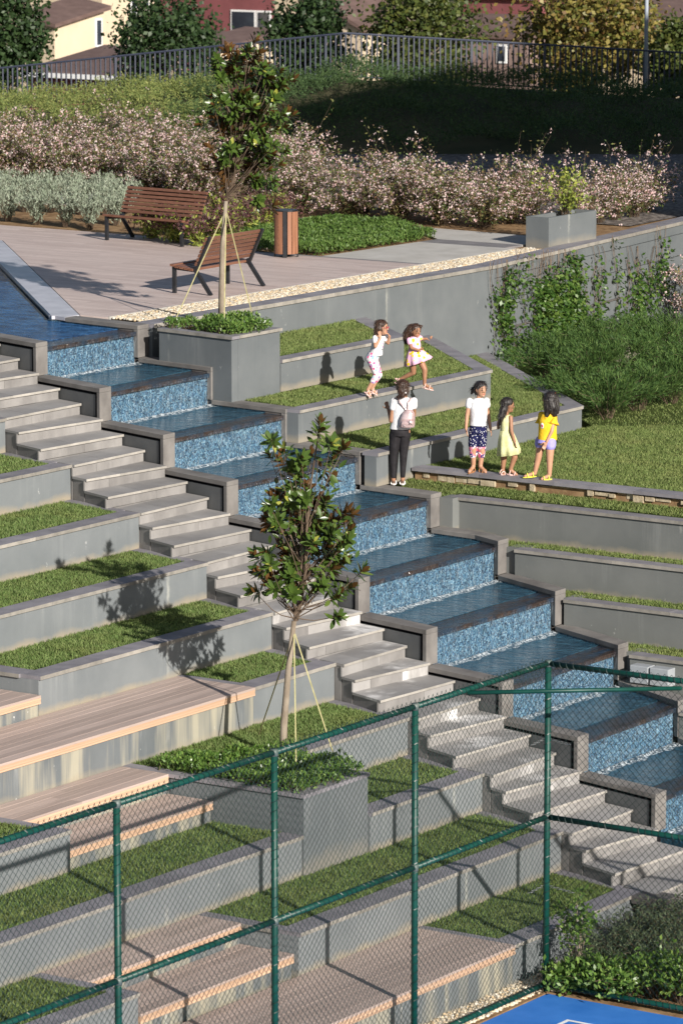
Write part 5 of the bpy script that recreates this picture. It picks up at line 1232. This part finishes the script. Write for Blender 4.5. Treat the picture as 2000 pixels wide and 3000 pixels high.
def head(hc, f, s):
    hc = np.array(hc, float); f = unit((f[0], f[1], f[2] if len(f) > 2 else 0)); sv = unit(np.cross(f, U3)); u = np.cross(sv, f)
    P = [ell(hc + u * .012 * s, (sv * .076 * s, f * .092 * s, u * .098 * s)), ell(hc + f * .030 * s - u * .048 * s, (sv * .054 * s, f * .056 * s, u * .058 * s)), cap(hc + f * .086 * s + u * .012 * s, .008 * s, hc + f * .099 * s - u * .016 * s, .012 * s),
         ell(hc + sv * .077 * s - u * .005 * s, (sv * .008 * s, f * .016 * s, u * .026 * s)), ell(hc - sv * .077 * s - u * .005 * s, (sv * .008 * s, f * .016 * s, u * .026 * s)), ell(hc + f * .075 * s - u * .075 * s, (sv * .022 * s, f * .018 * s, u * .016 * s))]
    return P, (hc, f, sv, u, s)
def face(parent, base, fr):
    hc, f, sv, u, s = fr
    for q in (-1, 1):
        e = hc + f * .084 * s + sv * .031 * q * s + u * .012 * s; body_mesh('eye', 'eye_dark', [ell(e, (sv * .013 * s, f * .008 * s, u * .0075 * s))], base, parent, remesh=False)
        body_mesh('eyebrow', 'hair_black', [cap(e + u * .022 * s - sv * .014 * s + f * .003 * s, .0035 * s, e + u * .023 * s + sv * .014 * s + f * .003 * s, .003 * s)], base, parent, remesh=False)
    body_mesh('mouth', 'lips', [ell(hc + f * .087 * s - u * .050 * s, (sv * .021 * s, f * .008 * s, u * .0065 * s))], base, parent, remesh=False)
def hair_cap(fr, back=.026, k=1.0):
    hc, f, sv, u, s = fr; s2 = s * k
    return [ell(hc - f * (back - .014) * s + u * .038 * s, (sv * .086 * s2, f * .094 * s2, u * .086 * s2)), ell(hc - f * .045 * s - u * .02 * s, (sv * .080 * s2, f * .056 * s2, u * .085 * s2))]
def sandal(name, mat, heel, toe, base, parent, w_=.034, strap=True):
    heel = np.array(heel, float); toe = np.array(toe, float); d = unit((toe - heel) * np.array([1, 1, 1])); a = unit(np.cross(U3, d)); n = np.cross(d, a); c = (heel + toe) / 2; L = np.linalg.norm(toe - heel) / 2 + .022
    P = [ell(c - n * .012, (a * w_, d * L, n * .013))]
    if strap:
        for q in (.30, -.45):
            o = c + d * L * q; pts = [o + a * w_ * .95 * math.cos(t) + n * (.045 + .012 * (q < 0)) * math.sin(t) for t in np.linspace(0, math.pi, 8)]
            P += chain(pts, [.008] * 8)
    return body_mesh(name, mat, P, base, parent, .005, 2)

class Fig:
    def __init__(self, label, cropx, cropy, k, foot, z, dx=(0, 0)):
        """photo crop (x0,y0,scale); foot = ground contact in crop coordinates; z = ground height"""
        px, py = cropx + foot[0] / k, cropy + foot[1] / k; g = w(px, py, z); self.base = np.array([g[0] + dx[0], g[1] + dx[1], z]); self.S = px_per_m(*self.base) * k; self.foot = foot
        self.t = thing('person', label, 'girl', tuple(self.base))
    def __call__(self, X, Y, a=0): return np.array([(X - self.foot[0]) / self.S, a, (self.foot[1] - Y) / self.S / .985])
    def add(self, name, mat, pieces, voxel=.007, smooth=4, parent=None, remesh=True): return body_mesh(name, mat, pieces, self.base, parent or self.t, voxel, smooth, remesh)
def star(c, r, th=.006):
    P = [np.array(c) + np.array([math.sin(k * math.pi / 5), 0, math.cos(k * math.pi / 5)]) * (r if k % 2 == 0 else r * .45) for k in range(10)]
    V = np.array([p + np.array([0, -th, 0]) for p in P] + [p + np.array([0, th, 0]) for p in P]); F = [tuple(range(10)), tuple(range(19, 9, -1))] + [(k, 10 + k, 10 + (k + 1) % 10, (k + 1) % 10) for k in range(10)]
    return V, F
def patch(c, n, w_, h, th=.004):
    n = unit(n); t_ = unit(np.cross(U3, n)); return ell(c, (t_ * w_, U3 * h, n * th))
R3 = np.array([1., 0, 0]); A3 = np.array([0, 1., 0])

# girl with glasses, hands to her face
g = Fig('girl with red glasses and floral leggings holding both hands to her face', 1040, 910, 6.031, (330, 1515), -.96, (-.05, 0))
hp, fr = head(g(510, 318), (1, -.35, -.05), 1.02)
nL, nR = g(400, 485, -.09), g(545, 490, .10); eN, eF = g(402, 622, -.14), g(630, 600, .10); wN, wF = g(490, 475, -.13), g(655, 470, .04)
legN = [g(345, 850, -.055), g(440, 1130, -.05), g(272, 1395, -.05)]; legF = [g(375, 850, .055), g(462, 1150, .05), g(345, 1400, .05)]
bd = hp + chain([g(470, 430), g(462, 480)], [.034, .038]) + [loft([(g(350, 850), R3 * .088, A3 * .105), (g(400, 720), R3 * .075, A3 * .092), (g(440, 590), R3 * .080, A3 * .10), (g(465, 490), R3 * .05, A3 * .085)])]
bd += chain([nL, eN, wN], [.034, .027, .019]) + chain([nR, eF, wF], [.034, .027, .019]) + hand(wN, g(475, 390, -.11) - wN, R3, A3) + hand(wF, g(600, 385, -.02) - wF, A3, -R3)
bd += chain(legN, [.062, .046, .026]) + chain(legF, [.062, .046, .026]) + chain([legN[2], g(318, 1495, -.06)], [.026, .020]) + chain([legF[2], g(425, 1475, .045)], [.026, .020])
sk = g.add('body', 'skin', bd); face(sk, g.base, fr)
g.add('hair', 'hair_brown', hair_cap(fr) + chain([g(470, 330, -.03), g(440, 400, -.03), g(430, 460, -.02)], [.07, .055, .035]) + chain([g(480, 330, .04), g(450, 400, .05), g(440, 460, .05)], [.06, .05, .03]), .008, 3)
hc, f, sv, u, s = fr
for q in (-1, 1):
    e = hc + f * .098 + sv * .032 * q + u * .012; pts = [e + sv * .020 * math.cos(t) + u * .014 * math.sin(t) for t in np.linspace(0, 6.28, 13)]; g.add('glasses', 'glasses_red', chain(pts, [.0018] * 13) + chain([e + sv * .020 * q, hc + sv * .082 * q + u * .012], [.002, .002]), remesh=False)
g.add('top', 'cloth_white', [loft([(g(405, 800), R3 * .108, A3 * .118), (g(425, 700), R3 * .092, A3 * .11), (g(450, 580), R3 * .092, A3 * .115), (g(462, 500), R3 * .072, A3 * .108), (g(468, 455), R3 * .042, A3 * .055)], fold=0)] + chain([nL, nL + (eN - nL) * .38], [.046, .044]) + chain([nR, nR + (eF - nR) * .38], [.046, .044]))
n_ = np.array([.061 / .092 ** 2, -.086 / .115 ** 2, 0])
for (X, Y, mt, a_, b_) in ((535, 585, 'print_purple', .007, .010), (515, 620, 'print_yellow', .009, .008), (540, 640, 'print_purple', .006, .012), (500, 560, 'print_yellow', .007, .006), (520, 690, 'print_dark', .030, .004)):
    q = g(X, Y); cc = g(445 - (Y - 580) * .2, Y); rr = min(.085, max(0, (q - cc)[0])); q[1] = -.117 * math.sqrt(max(.05, 1 - (rr / .095) ** 2)) - .002; g.add('print', mt, [patch(q, n_, a_, b_)], remesh=False)
g.add('leggings', 'cloth_floral', [loft([(g(338, 890), R3 * .100, A3 * .112), (g(350, 830), R3 * .103, A3 * .116), (g(395, 740), R3 * .09, A3 * .105)])] + chain([g(340, 880, -.055), legN[1], g(365, 1245, -.05)], [.072, .058, .046]) + chain([g(370, 880, .055), legF[1], g(410, 1240, .05)], [.072, .058, .046]))
sandal('sandal', 'shoe_pink', g(235, 1430, -.055), g(325, 1520, -.06), g.base, g.t); sandal('sandal', 'shoe_pink', g(335, 1435, .05), g(435, 1490, .045), g.base, g.t)

# running girl in the pink dress
g = Fig('running girl in a pink dress with yellow dots and flying hair', 1040, 910, 6.031, (1320, 1392), -.96, (-.06, 0))
hp, fr = head(g(1125, 372), (.55, -.85, -.1), .93)
nL, nR = g(1010, 525, -.06), g(1180, 500, .06); eN, eF = g(1045, 650, -.13), g(1255, 530, .10); wN, wF = g(1160, 682, -.15), g(1318, 520, .08)
lf = [g(1200, 880, .03), g(1285, 1045, -.02), g(1282, 1310, -.03)]; lr = [g(1070, 900, -.02), g(1085, 1105, .02), g(850, 1240, .10)]
bd = hp + chain([g(1105, 455), g(1095, 500)], [.032, .036]) + [loft([(g(1120, 880), R3 * .095, A3 * .085), (g(1110, 680), R3 * .082, A3 * .072), (g(1100, 560), R3 * .088, A3 * .072), (g(1095, 500), R3 * .06, A3 * .05)])]
bd += chain([nL, eN, wN], [.031, .024, .018]) + chain([nR, eF, wF], [.030, .024, .018]) + hand(wN, g(1230, 668, -.16) - wN, U3, -R3, .85) + hand(wF, g(1372, 510, .08) - wF, U3, -R3, .85)
bd += chain(lf, [.056, .042, .025]) + chain(lr, [.056, .042, .025]) + chain([lf[2], g(1410, 1372, -.06)], [.026, .020]) + chain([lr[2], g(800, 1310, .12)], [.026, .020])
sk = g.add('body', 'skin_tan', bd); face(sk, g.base, fr)
g.add('hair', 'hair_brown', hair_cap(fr) + chain([g(1050, 340, .03), g(985, 410, .05), g(955, 500, .06), g(950, 590, .06)], [.075, .06, .05, .025]) + chain([g(1060, 400, .02), g(1010, 480, .04), g(985, 560, .04)], [.05, .04, .02]) + chain([g(1200, 300, 0), g(1240, 280, 0)], [.03, .012]), .008, 3)
g.add('dress', 'cloth_lemon', [loft([(g(1098, 470), R3 * .052, A3 * .048), (g(1098, 520), R3 * .082, A3 * .068), (g(1105, 600), R3 * .094, A3 * .080), (g(1112, 680), R3 * .088, A3 * .080)])] + chain([nL, nL + (eN - nL) * .35], [.042, .042]) + chain([nR, nR + (eF - nR) * .3], [.042, .042]), .007, 3)
g.add('skirt', 'cloth_lemon', [loft([(g(1112, 660), R3 * .089, A3 * .081), (g(1130, 740), R3 * .128 + U3 * .012, A3 * .118), (g(1155, 830), R3 * .168 + U3 * .035, A3 * .150), (g(1178, 915), R3 * .198 + U3 * .065, A3 * .175)], 56, .09, 9)], remesh=False)
sandal('sandal', 'shoe_pink', g(1255, 1350, -.03), g(1425, 1385, -.07), g.base, g.t, .032); sandal('sandal', 'shoe_pink', g(828, 1225, .10), g(795, 1345, .12), g.base, g.t, .032)

# girl with the backpack, seen from behind
g = Fig('tall girl in a white tee and black leggings with a silver pink backpack', 1110, 1100, 6.72, (470, 2185), -1.92, (-.15, .12))
hp, fr = head(g(535, 300), (-.25, .95, .05), 1.03)
sL, sR = g(375, 555, 0), g(760, 555, .02); eL, eR = g(318, 930, -.03), g(760, 850, .12); wL, wR = g(262, 735, .10), g(640, 720, .22)
lL = [g(395, 1160), g(362, 1610, .01), g(365, 2090, -.02)]; lR = [g(590, 1150), g(562, 1570, .01), g(545, 2085, -.02)]
bd = hp + chain([g(580, 420, .01), g(570, 480)], [.040, .045]) + [loft([(g(490, 1180), R3 * .135, A3 * .10), (g(500, 1000), R3 * .115, A3 * .085), (g(540, 720), R3 * .135, A3 * .09), (g(565, 560), R3 * .125, A3 * .075), (g(570, 500), R3 * .06, A3 * .05)])]
bd += chain([sL, eL, wL], [.040, .034, .022]) + chain([sR, eR, wR], [.040, .034, .022]) + hand(wL, g(225, 620, .14) - wL, R3, A3, 1.15) + hand(wR, g(600, 640, .24) - wR, R3, A3, 1.15)
bd += chain(lL, [.078, .055, .030]) + chain(lR, [.078, .055, .030]) + chain([lL[2], g(372, 2165, .12)], [.032, .026]) + chain([lR[2], g(535, 2160, .12)], [.032, .026])
sk = g.add('body', 'skin_tan', bd); face(sk, g.base, fr)
g.add('hair', 'hair_brown', hair_cap(fr, .020, 1.04) + chain([g(590, 360, -.08), g(530, 425, -.09), g(450, 470, -.06)], [.035, .045, .030]), .008, 3)
g.add('hair_band', 'band_white', [ell(g(595, 372, -.105), (R3 * .016, A3 * .014, U3 * .014))], remesh=False)
g.add('tee', 'cloth_white', [loft([(g(492, 1095), R3 * .150, A3 * .112), (g(505, 980), R3 * .135, A3 * .102), (g(540, 720), R3 * .148, A3 * .10), (g(565, 565), R3 * .142, A3 * .088), (g(570, 500), R3 * .085, A3 * .062), (g(572, 478), R3 * .055, A3 * .05)])] + chain([sL, sL + (eL - sL) * .34], [.054, .054]) + chain([sR, sR + (eR - sR) * .36], [.054, .054]))
g.add('leggings', 'cloth_black', [loft([(g(490, 1230), R3 * .142, A3 * .108), (g(490, 1150), R3 * .146, A3 * .112), (g(495, 1085), R3 * .135, A3 * .10)])] + chain([g(395, 1220), lL[1], g(366, 2030, -.02)], [.088, .060, .036]) + chain([g(585, 1220), lR[1], g(546, 2020, -.02)], [.088, .060, .036]))
bp = g.add('backpack', 'bag_silver', [loft([(g(625, 1040, -.14), R3 * .105, A3 * .055), (g(628, 1000, -.15), R3 * .110, A3 * .065), (g(640, 860, -.155), R3 * .105, A3 * .062), (g(655, 760, -.15), R3 * .085, A3 * .052), (g(665, 695, -.14), R3 * .05, A3 * .04)], 24)], .007, 3)
g.add('pocket', 'bag_silver', [loft([(g(622, 1030, -.20), R3 * .085, A3 * .020), (g(630, 950, -.208), R3 * .088, A3 * .022), (g(636, 905, -.205), R3 * .08, A3 * .018)], 20)], .006, 2, parent=bp)
g.add('star_emblem', 'band_silver', [star(g(690, 925, -.228), .046), star(g(575, 985, -.218), .032)], remesh=False, parent=bp)
g.add('strap', 'bag_silver', chain([g(640, 700, -.12), g(655, 560, -.10), g(700, 500, -.03)], [.014, .014, .014]), remesh=False, parent=bp); g.add('strap', 'bag_silver', chain([g(610, 705, -.12), g(480, 560, -.10), g(450, 505, -.03)], [.012, .012, .012]), remesh=False, parent=bp)
sandal('shoe', 'shoe_white', g(368, 2170, -.03), g(372, 2175, .15), g.base, g.t, .04); sandal('shoe', 'shoe_white', g(545, 2170, -.03), g(535, 2175, .15), g.base, g.t, .04)

# three girls on the kerb
K3 = (1330, 1090, 4.752); ZK = -1.752
g = Fig('girl in a white tee and dark blue patterned trousers standing on the kerb', *K3, (320, 1392), ZK)
hp, fr = head(g(362, 248), (.50, -.86, -.12), 1.02)
sL, sR = g(205, 410), g(440, 405); eL, eR = g(172, 610, -.02), g(470, 610, .02); wL, wR = g(158, 785, -.05), g(497, 785, -.03)
lL = [g(280, 790, 0), g(262, 1080, -.01), g(265, 1320, .03)]; lR = [g(375, 790, 0), g(380, 1080, -.01), g(362, 1320, .03)]
bd = hp + chain([g(345, 330), g(335, 385)], [.038, .042]) + [loft([(g(330, 820), R3 * .115, A3 * .095), (g(335, 680), R3 * .105, A3 * .085), (g(330, 500), R3 * .118, A3 * .085), (g(325, 410), R3 * .105, A3 * .07), (g(332, 375), R3 * .05, A3 * .045)])]
bd += chain([sL, eL, wL], [.037, .030, .021]) + chain([sR, eR, wR], [.037, .030, .021]) + hand(wL, g(172, 880, -.07) - wL, A3, R3, 1.05) + hand(wR, g(512, 850, -.05) - wR, A3, -R3, 1.05)
bd += chain(lL, [.066, .05, .030]) + chain(lR, [.066, .05, .030]) + chain([lL[2], g(205, 1372, -.10)], [.030, .024]) + chain([lR[2], g(430, 1378, -.08)], [.030, .024])
sk = g.add('body', 'skin', bd); face(sk, g.base, fr)
g.add('hair', 'hair_black', hair_cap(fr) + chain([g(300, 240, .07), g(258, 262, .07), g(236, 312, .06)], [.042, .036, .018]), .008, 3)
g.add('tee', 'cloth_white', [loft([(g(335, 745), R3 * .132, A3 * .108), (g(335, 650), R3 * .122, A3 * .10), (g(330, 500), R3 * .130, A3 * .098), (g(327, 415), R3 * .118, A3 * .08), (g(333, 365), R3 * .052, A3 * .05)])] + chain([sL, sL + (eL - sL) * .30], [.050, .052]) + chain([sR, sR + (eR - sR) * .30], [.050, .052]))
g.add('trousers', 'cloth_navy', [loft([(g(328, 850), R3 * .128, A3 * .108), (g(330, 735), R3 * .122, A3 * .102)])] + chain([g(275, 840), g(258, 1000), g(258, 1165, .01)], [.082, .070, .052]) + chain([g(380, 840), g(378, 1000), g(372, 1165, .01)], [.082, .070, .052]))
sandal('sandal', 'shoe_brown', g(275, 1372, .05), g(198, 1385, -.12), g.base, g.t, .038); sandal('sandal', 'shoe_brown', g(352, 1378, .05), g(445, 1392, -.10), g.base, g.t, .038)

g = Fig('small girl in a sleeveless pale yellow dress standing on the kerb', *K3, (740, 1430), ZK)
hp, fr = head(g(735, 470), (.88, .30, -.12), .98)
sL, sR = g(775, 625, -.07), g(660, 630, .05); eL, eR = g(785, 810, -.12), g(612, 720, .05); wL, wR = g(830, 950, -.13), g(608, 800, .10)
lL = [g(700, 1080, .04), g(690, 1200, .04), g(676, 1365, .04)]; lR = [g(800, 1080, -.04), g(835, 1180, -.04), g(778, 1355, -.03)]
bd = hp + chain([g(715, 555), g(712, 610)], [.034, .037]) + [loft([(g(740, 1080), R3 * .085, A3 * .10), (g(722, 830), R3 * .078, A3 * .085), (g(718, 680), R3 * .082, A3 * .092), (g(716, 612), R3 * .055, A3 * .075)])]
bd += chain([sL, eL, wL], [.032, .026, .019]) + chain([sR, eR, wR], [.032, .026, .019]) + hand(wL, g(845, 1015, -.13) - wL, A3, R3, .9) + hand(wR, g(640, 790, .14) - wR, A3, R3, .9)
bd += chain(lL, [.058, .044, .027]) + chain(lR, [.058, .044, .027]) + chain([lL[2], g(690, 1420, .0)], [.028, .022]) + chain([lR[2], g(865, 1425, -.04)], [.028, .022])
sk = g.add('body', 'skin_tan', bd); face(sk, g.base, fr)
g.add('hair', 'hair_black', hair_cap(fr, .03) + chain([g(680, 520, -.05), g(645, 610, -.07), g(628, 720, -.06)], [.055, .05, .022]), .008, 3)
g.add('bodice', 'cloth_cream', [loft([(g(716, 600), R3 * .060, A3 * .075), (g(718, 680), R3 * .090, A3 * .100), (g(722, 830), R3 * .086, A3 * .094)])], .007, 3)
g.add('skirt', 'cloth_cream', [loft([(g(722, 815), R3 * .088, A3 * .096), (g(735, 930), R3 * .125, A3 * .13), (g(750, 1050), R3 * .152 + U3 * .012, A3 * .155), (g(760, 1145), R3 * .165 + U3 * .022, A3 * .165)], 56, .10, 8, 1.0)], remesh=False)
sandal('sandal', 'shoe_pink', g(655, 1415, .04), g(690, 1428, -.04), g.base, g.t, .034); sandal('sandal', 'shoe_pink', g(740, 1405, -.03), g(875, 1435, -.05), g.base, g.t, .034)

g = Fig('girl in a yellow ruffled tee and lilac shorts with long dark hair', *K3, (1240, 1488), ZK)
hp, fr = head(g(1312, 395), (-.80, .55, .0), 1.02)
sL, sR = g(1375, 620, -.03), g(1210, 610, .08); eL, eR = g(1345, 810, -.10), g(1215, 790, .12); wL, wR = g(1275, 955, -.12), g(1200, 930, .10)
lL = [g(1200, 1010, .06), g(1180, 1150, .05), g(1120, 1415, .05)]; lR = [g(1325, 1010, -.05), g(1322, 1160, -.06), g(1318, 1430, -.06)]
bd = hp + chain([g(1310, 490), g(1300, 560)], [.038, .042]) + [loft([(g(1270, 1010), R3 * .115, A3 * .10), (g(1285, 850), R3 * .108, A3 * .09), (g(1295, 680), R3 * .115, A3 * .095), (g(1300, 590), R3 * .08, A3 * .075)])]
bd += chain([sL, eL, wL], [.036, .028, .020]) + chain([sR, eR, wR], [.036, .028, .020]) + hand(wL, g(1238, 1030, -.12) - wL, R3, -A3, 1.05) + hand(wR, g(1190, 1000, .10) - wR, A3, -R3, 1.05)
bd += chain(lL, [.068, .052, .030]) + chain(lR, [.068, .052, .030]) + chain([lL[2], g(985, 1455, .03)], [.030, .022]) + chain([lR[2], g(1215, 1475, -.08)], [.030, .022])
sk = g.add('body', 'skin', bd); face(sk, g.base, fr)
g.add('hair', 'hair_black', hair_cap(fr, .03, 1.05) + chain([g(1330, 390, -.05), g(1350, 490, -.07), g(1380, 590, -.07)], [.075, .075, .035]) + chain([g(1290, 400, -.05), g(1290, 500, -.06), g(1280, 610, -.07)], [.06, .06, .030]) + chain([g(1390, 360, -.02), g(1410, 480, -.04), g(1425, 570, -.04)], [.045, .045, .02]), .008, 3)
g.add('hair_band', 'band_orange', [ell(g(1380, 300, -.03), (R3 * .014, A3 * .014, U3 * .011))], remesh=False)
g.add('tee', 'cloth_yellow', [loft([(g(1290, 945), R3 * .135, A3 * .112), (g(1290, 830), R3 * .128, A3 * .106), (g(1295, 680), R3 * .128, A3 * .108), (g(1300, 595), R3 * .10, A3 * .09), (g(1302, 545), R3 * .055, A3 * .055)])] + chain([sL, sL + (eL - sL) * .2], [.05, .055]) + chain([sR, sR + (eR - sR) * .2], [.05, .055]), .007, 3)
for a, b in ((sL, eL), (sR, eR)):
    d = unit(b - a); x, y, _ = frame(d); g.add('sleeve_ruffle', 'cloth_yellow', [loft([(a + d * .03, x * .050, y * .050), (a + d * .085, x * .072, y * .072), (a + d * .11, x * .088, y * .088)], 40, .13, 6)], remesh=False)
for (dx, dy, mt, a_, b_) in ((0, 0, 'band_white', .026, .040), (0, 6, 'print_red', .016, .020), (-6, -10, 'print_red', .009, .010), (8, -10, 'print_red', .009, .010), (6, 40, 'print_dark', .018, .004)):
    q = g(1212 + dx, 738 + dy, -.083 - (.003 if mt != 'band_white' else 0)); g.add('print', mt, [patch(q, (-.6, -.8, 0), a_, b_)], remesh=False)
g.add('shorts', 'cloth_lilac', [loft([(g(1270, 985), R3 * .130, A3 * .112), (g(1282, 925), R3 * .124, A3 * .106)])] + chain([g(1205, 975, .06), g(1195, 1010, .06)], [.086, .082]) + chain([g(1325, 980, -.05), g(1325, 1012, -.055)], [.088, .084]))
sandal('shoe', 'shoe_yellow', g(1130, 1450, .05), g(965, 1462, .03), g.base, g.t, .038); sandal('shoe', 'shoe_yellow', g(1340, 1470, -.06), g(1200, 1488, -.08), g.base, g.t, .038)
